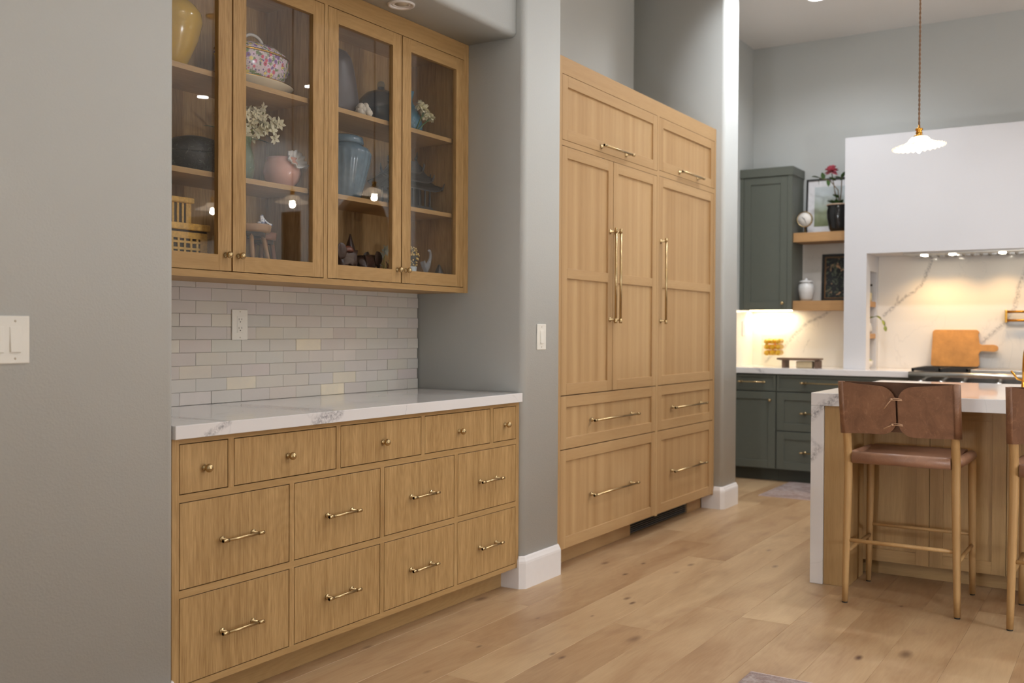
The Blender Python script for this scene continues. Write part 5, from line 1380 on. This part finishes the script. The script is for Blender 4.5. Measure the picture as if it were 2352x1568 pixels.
build('saddle', MB().lathe([(0, 0.006), (0.030, 0.004), (0.040, -0.008), (0.042, -0.020), (0.036, -0.020), (0.033, -0.008), (0, -0.001)], (3.190, 2.860, Z0+0.146), 24, sy=0.95), WR, ea)
hw = thing('carved_headdress', 'pointed dark carved crown shape between the elephants', 'figurine', (3.318, 2.93, Z0))
build('spire', MB().lathe([(0.030, 0), (0.034, 0.010), (0.022, 0.040), (0.026, 0.080), (0.030, 0.120), (0.020, 0.160), (0.010, 0.190), (0.003, 0.216), (0, 0.217)], (3.318, 2.94, Z0), 20), WD, hw)
cf = thing('carved_calf', 'small reddish carved wooden calf beside the elephants', 'figurine', (3.385, 2.800, Z0))
q = lambda x, y_, z, r: (3.385+x, 2.800+y_, Z0+z, r)
skin('body', [q(-.020,0,.046,.014), q(.006,0,.048,.013), q(.026,0,.062,.009), q(.036,0,.072,.009), q(.048,0,.064,.006), q(-.020,.007,.022,.006), q(-.020,.007,.004,.006), q(-.020,-.007,.022,.006), q(-.020,-.007,.004,.006), q(.008,.007,.022,.006), q(.008,.007,.004,.006), q(.008,-.007,.022,.006), q(.008,-.007,.004,.006), q(.030,.008,.084,.003), q(.026,.014,.098,.002), q(.030,-.008,.084,.003), q(.026,-.014,.098,.002)],
     [(0,1),(1,2),(2,3),(3,4),(0,5),(5,6),(0,7),(7,8),(1,9),(9,10),(1,11),(11,12),(3,13),(13,14),(3,15),(15,16)], WR, cf, root=1)
gs = thing('glass_flower_sprig', 'pale frosted glass flower sprig in a small pot behind the third door', 'ornament', (3.470, 2.86, Z0))
fro = clear_glass('frosted pale glass', (0.8, 0.85, 0.8, 1), 0.2, 0.45, (0.42, 0.44, 0.38, 1))
build('pot', MB().lathe([(0.018, 0), (0.022, 0.004), (0.026, 0.05), (0.022, 0.055), (0, 0.05)], (3.455, 2.86, Z0), 18), plain('bottle green glass', lin(40, 62, 52), 0.15), gs)
for (x, z, s_) in ((3.452, Z0+0.150, 1.0), (3.490, Z0+0.105, 0.8), (3.425, Z0+0.125, 0.7)):
    build('stem', MB().tube([(3.455, 2.86, Z0+0.05), ((3.455+x)/2, 2.86, (Z0+0.07+z)/2), (x, 2.855, z)], 0.0018, 6), M['leaf_pale'], gs)
    mb = MB()
    for k in range(6):
        a = 2*PI*k/6; leaf_mesh(mb, (x, 2.853, z), (math.cos(a), -0.4, math.sin(a)), (0, -1, 0), 0.028*s_, 0.008*s_, 3)
    build('petals', mb, fro, gs)
gbh = thing('gold_bush', 'gold speckled little bush in a white pot behind the fourth door', 'ornament', (3.602, 2.83, Z0))
build('pot', MB().lathe([(0.022, 0), (0.024, 0.004), (0.031, 0.086), (0.028, 0.086), (0, 0.07)], (3.602, 2.83, Z0), 20), plain('pale blue white pot', lin(176, 186, 190), 0.3), gbh)
mb = MB(); rnd = random.Random(4)
for i in range(150):
    th, ph = rnd.uniform(0, 2*PI), math.asin(rnd.uniform(-0.9, 1)); r = rnd.uniform(0.75, 1.0)
    mb.ball((3.602+0.046*r*math.cos(th)*math.cos(ph), 2.83+0.040*r*math.sin(th)*math.cos(ph), Z0+0.128+0.052*r*math.sin(ph)), rnd.uniform(0.003, 0.0055), seg=6, rings=4)
o = build('gold_beads', mb, plain('gold leaf', lin(214, 184, 110), 0.3, 0.8, vary=0.2), gbh); o['kind'] = 'stuff'
build('core', MB().ball((3.602, 2.83, Z0+0.128), 0.038, 0.034, 0.044, 14, 8), plain('dark moss', lin(54, 46, 26), 0.9), gbh)
bd = thing('glass_bird', 'clear glass long necked bird on a stem behind the fourth door', 'ornament', (3.722, 2.83, Z0))
gl = clear_glass('bird glass', (0.86, 0.90, 0.93, 1), 0.0, 0.28, (0.55, 0.60, 0.66, 1))
skin('body', [(3.700,2.83,Z0+.098,.014), (3.722,2.83,Z0+.088,.019), (3.742,2.83,Z0+.106,.012), (3.756,2.83,Z0+.134,.007), (3.756,2.83,Z0+.160,.006), (3.748,2.83,Z0+.170,.008), (3.736,2.83,Z0+.168,.003), (3.684,2.83,Z0+.114,.006), (3.724,2.83,Z0+.060,.006), (3.724,2.83,Z0+.030,.006), (3.690,2.812,Z0+.118,.004)],
     [(0,1),(1,2),(2,3),(3,4),(4,5),(5,6),(0,7),(1,8),(8,9),(0,10)], gl, bd, root=1)
build('foot', MB().lathe([(0.024, 0), (0.024, 0.003), (0.006, 0.010), (0.006, 0.034)], (3.724, 2.83, Z0), 20), gl, bd)
ds = thing('dark_shell', 'dark ridged shell at the right end of the cabinet floor', 'shell', (3.83, 2.83, Z0))
build('shell', MB().lathe([(0, 0), (0.030, 0.004), (0.036, 0.020), (0.026, 0.050), (0.014, 0.082), (0.006, 0.104), (0, 0.110)], (3.825, 2.83, Z0+0.0005), 36, fn=lambda r, z, t: (r*(1+0.10*math.cos(9*t+z*60)), z)), plain('dark grey shell', lin(62, 58, 54), 0.4, vary=0.3, nscale=50), ds)
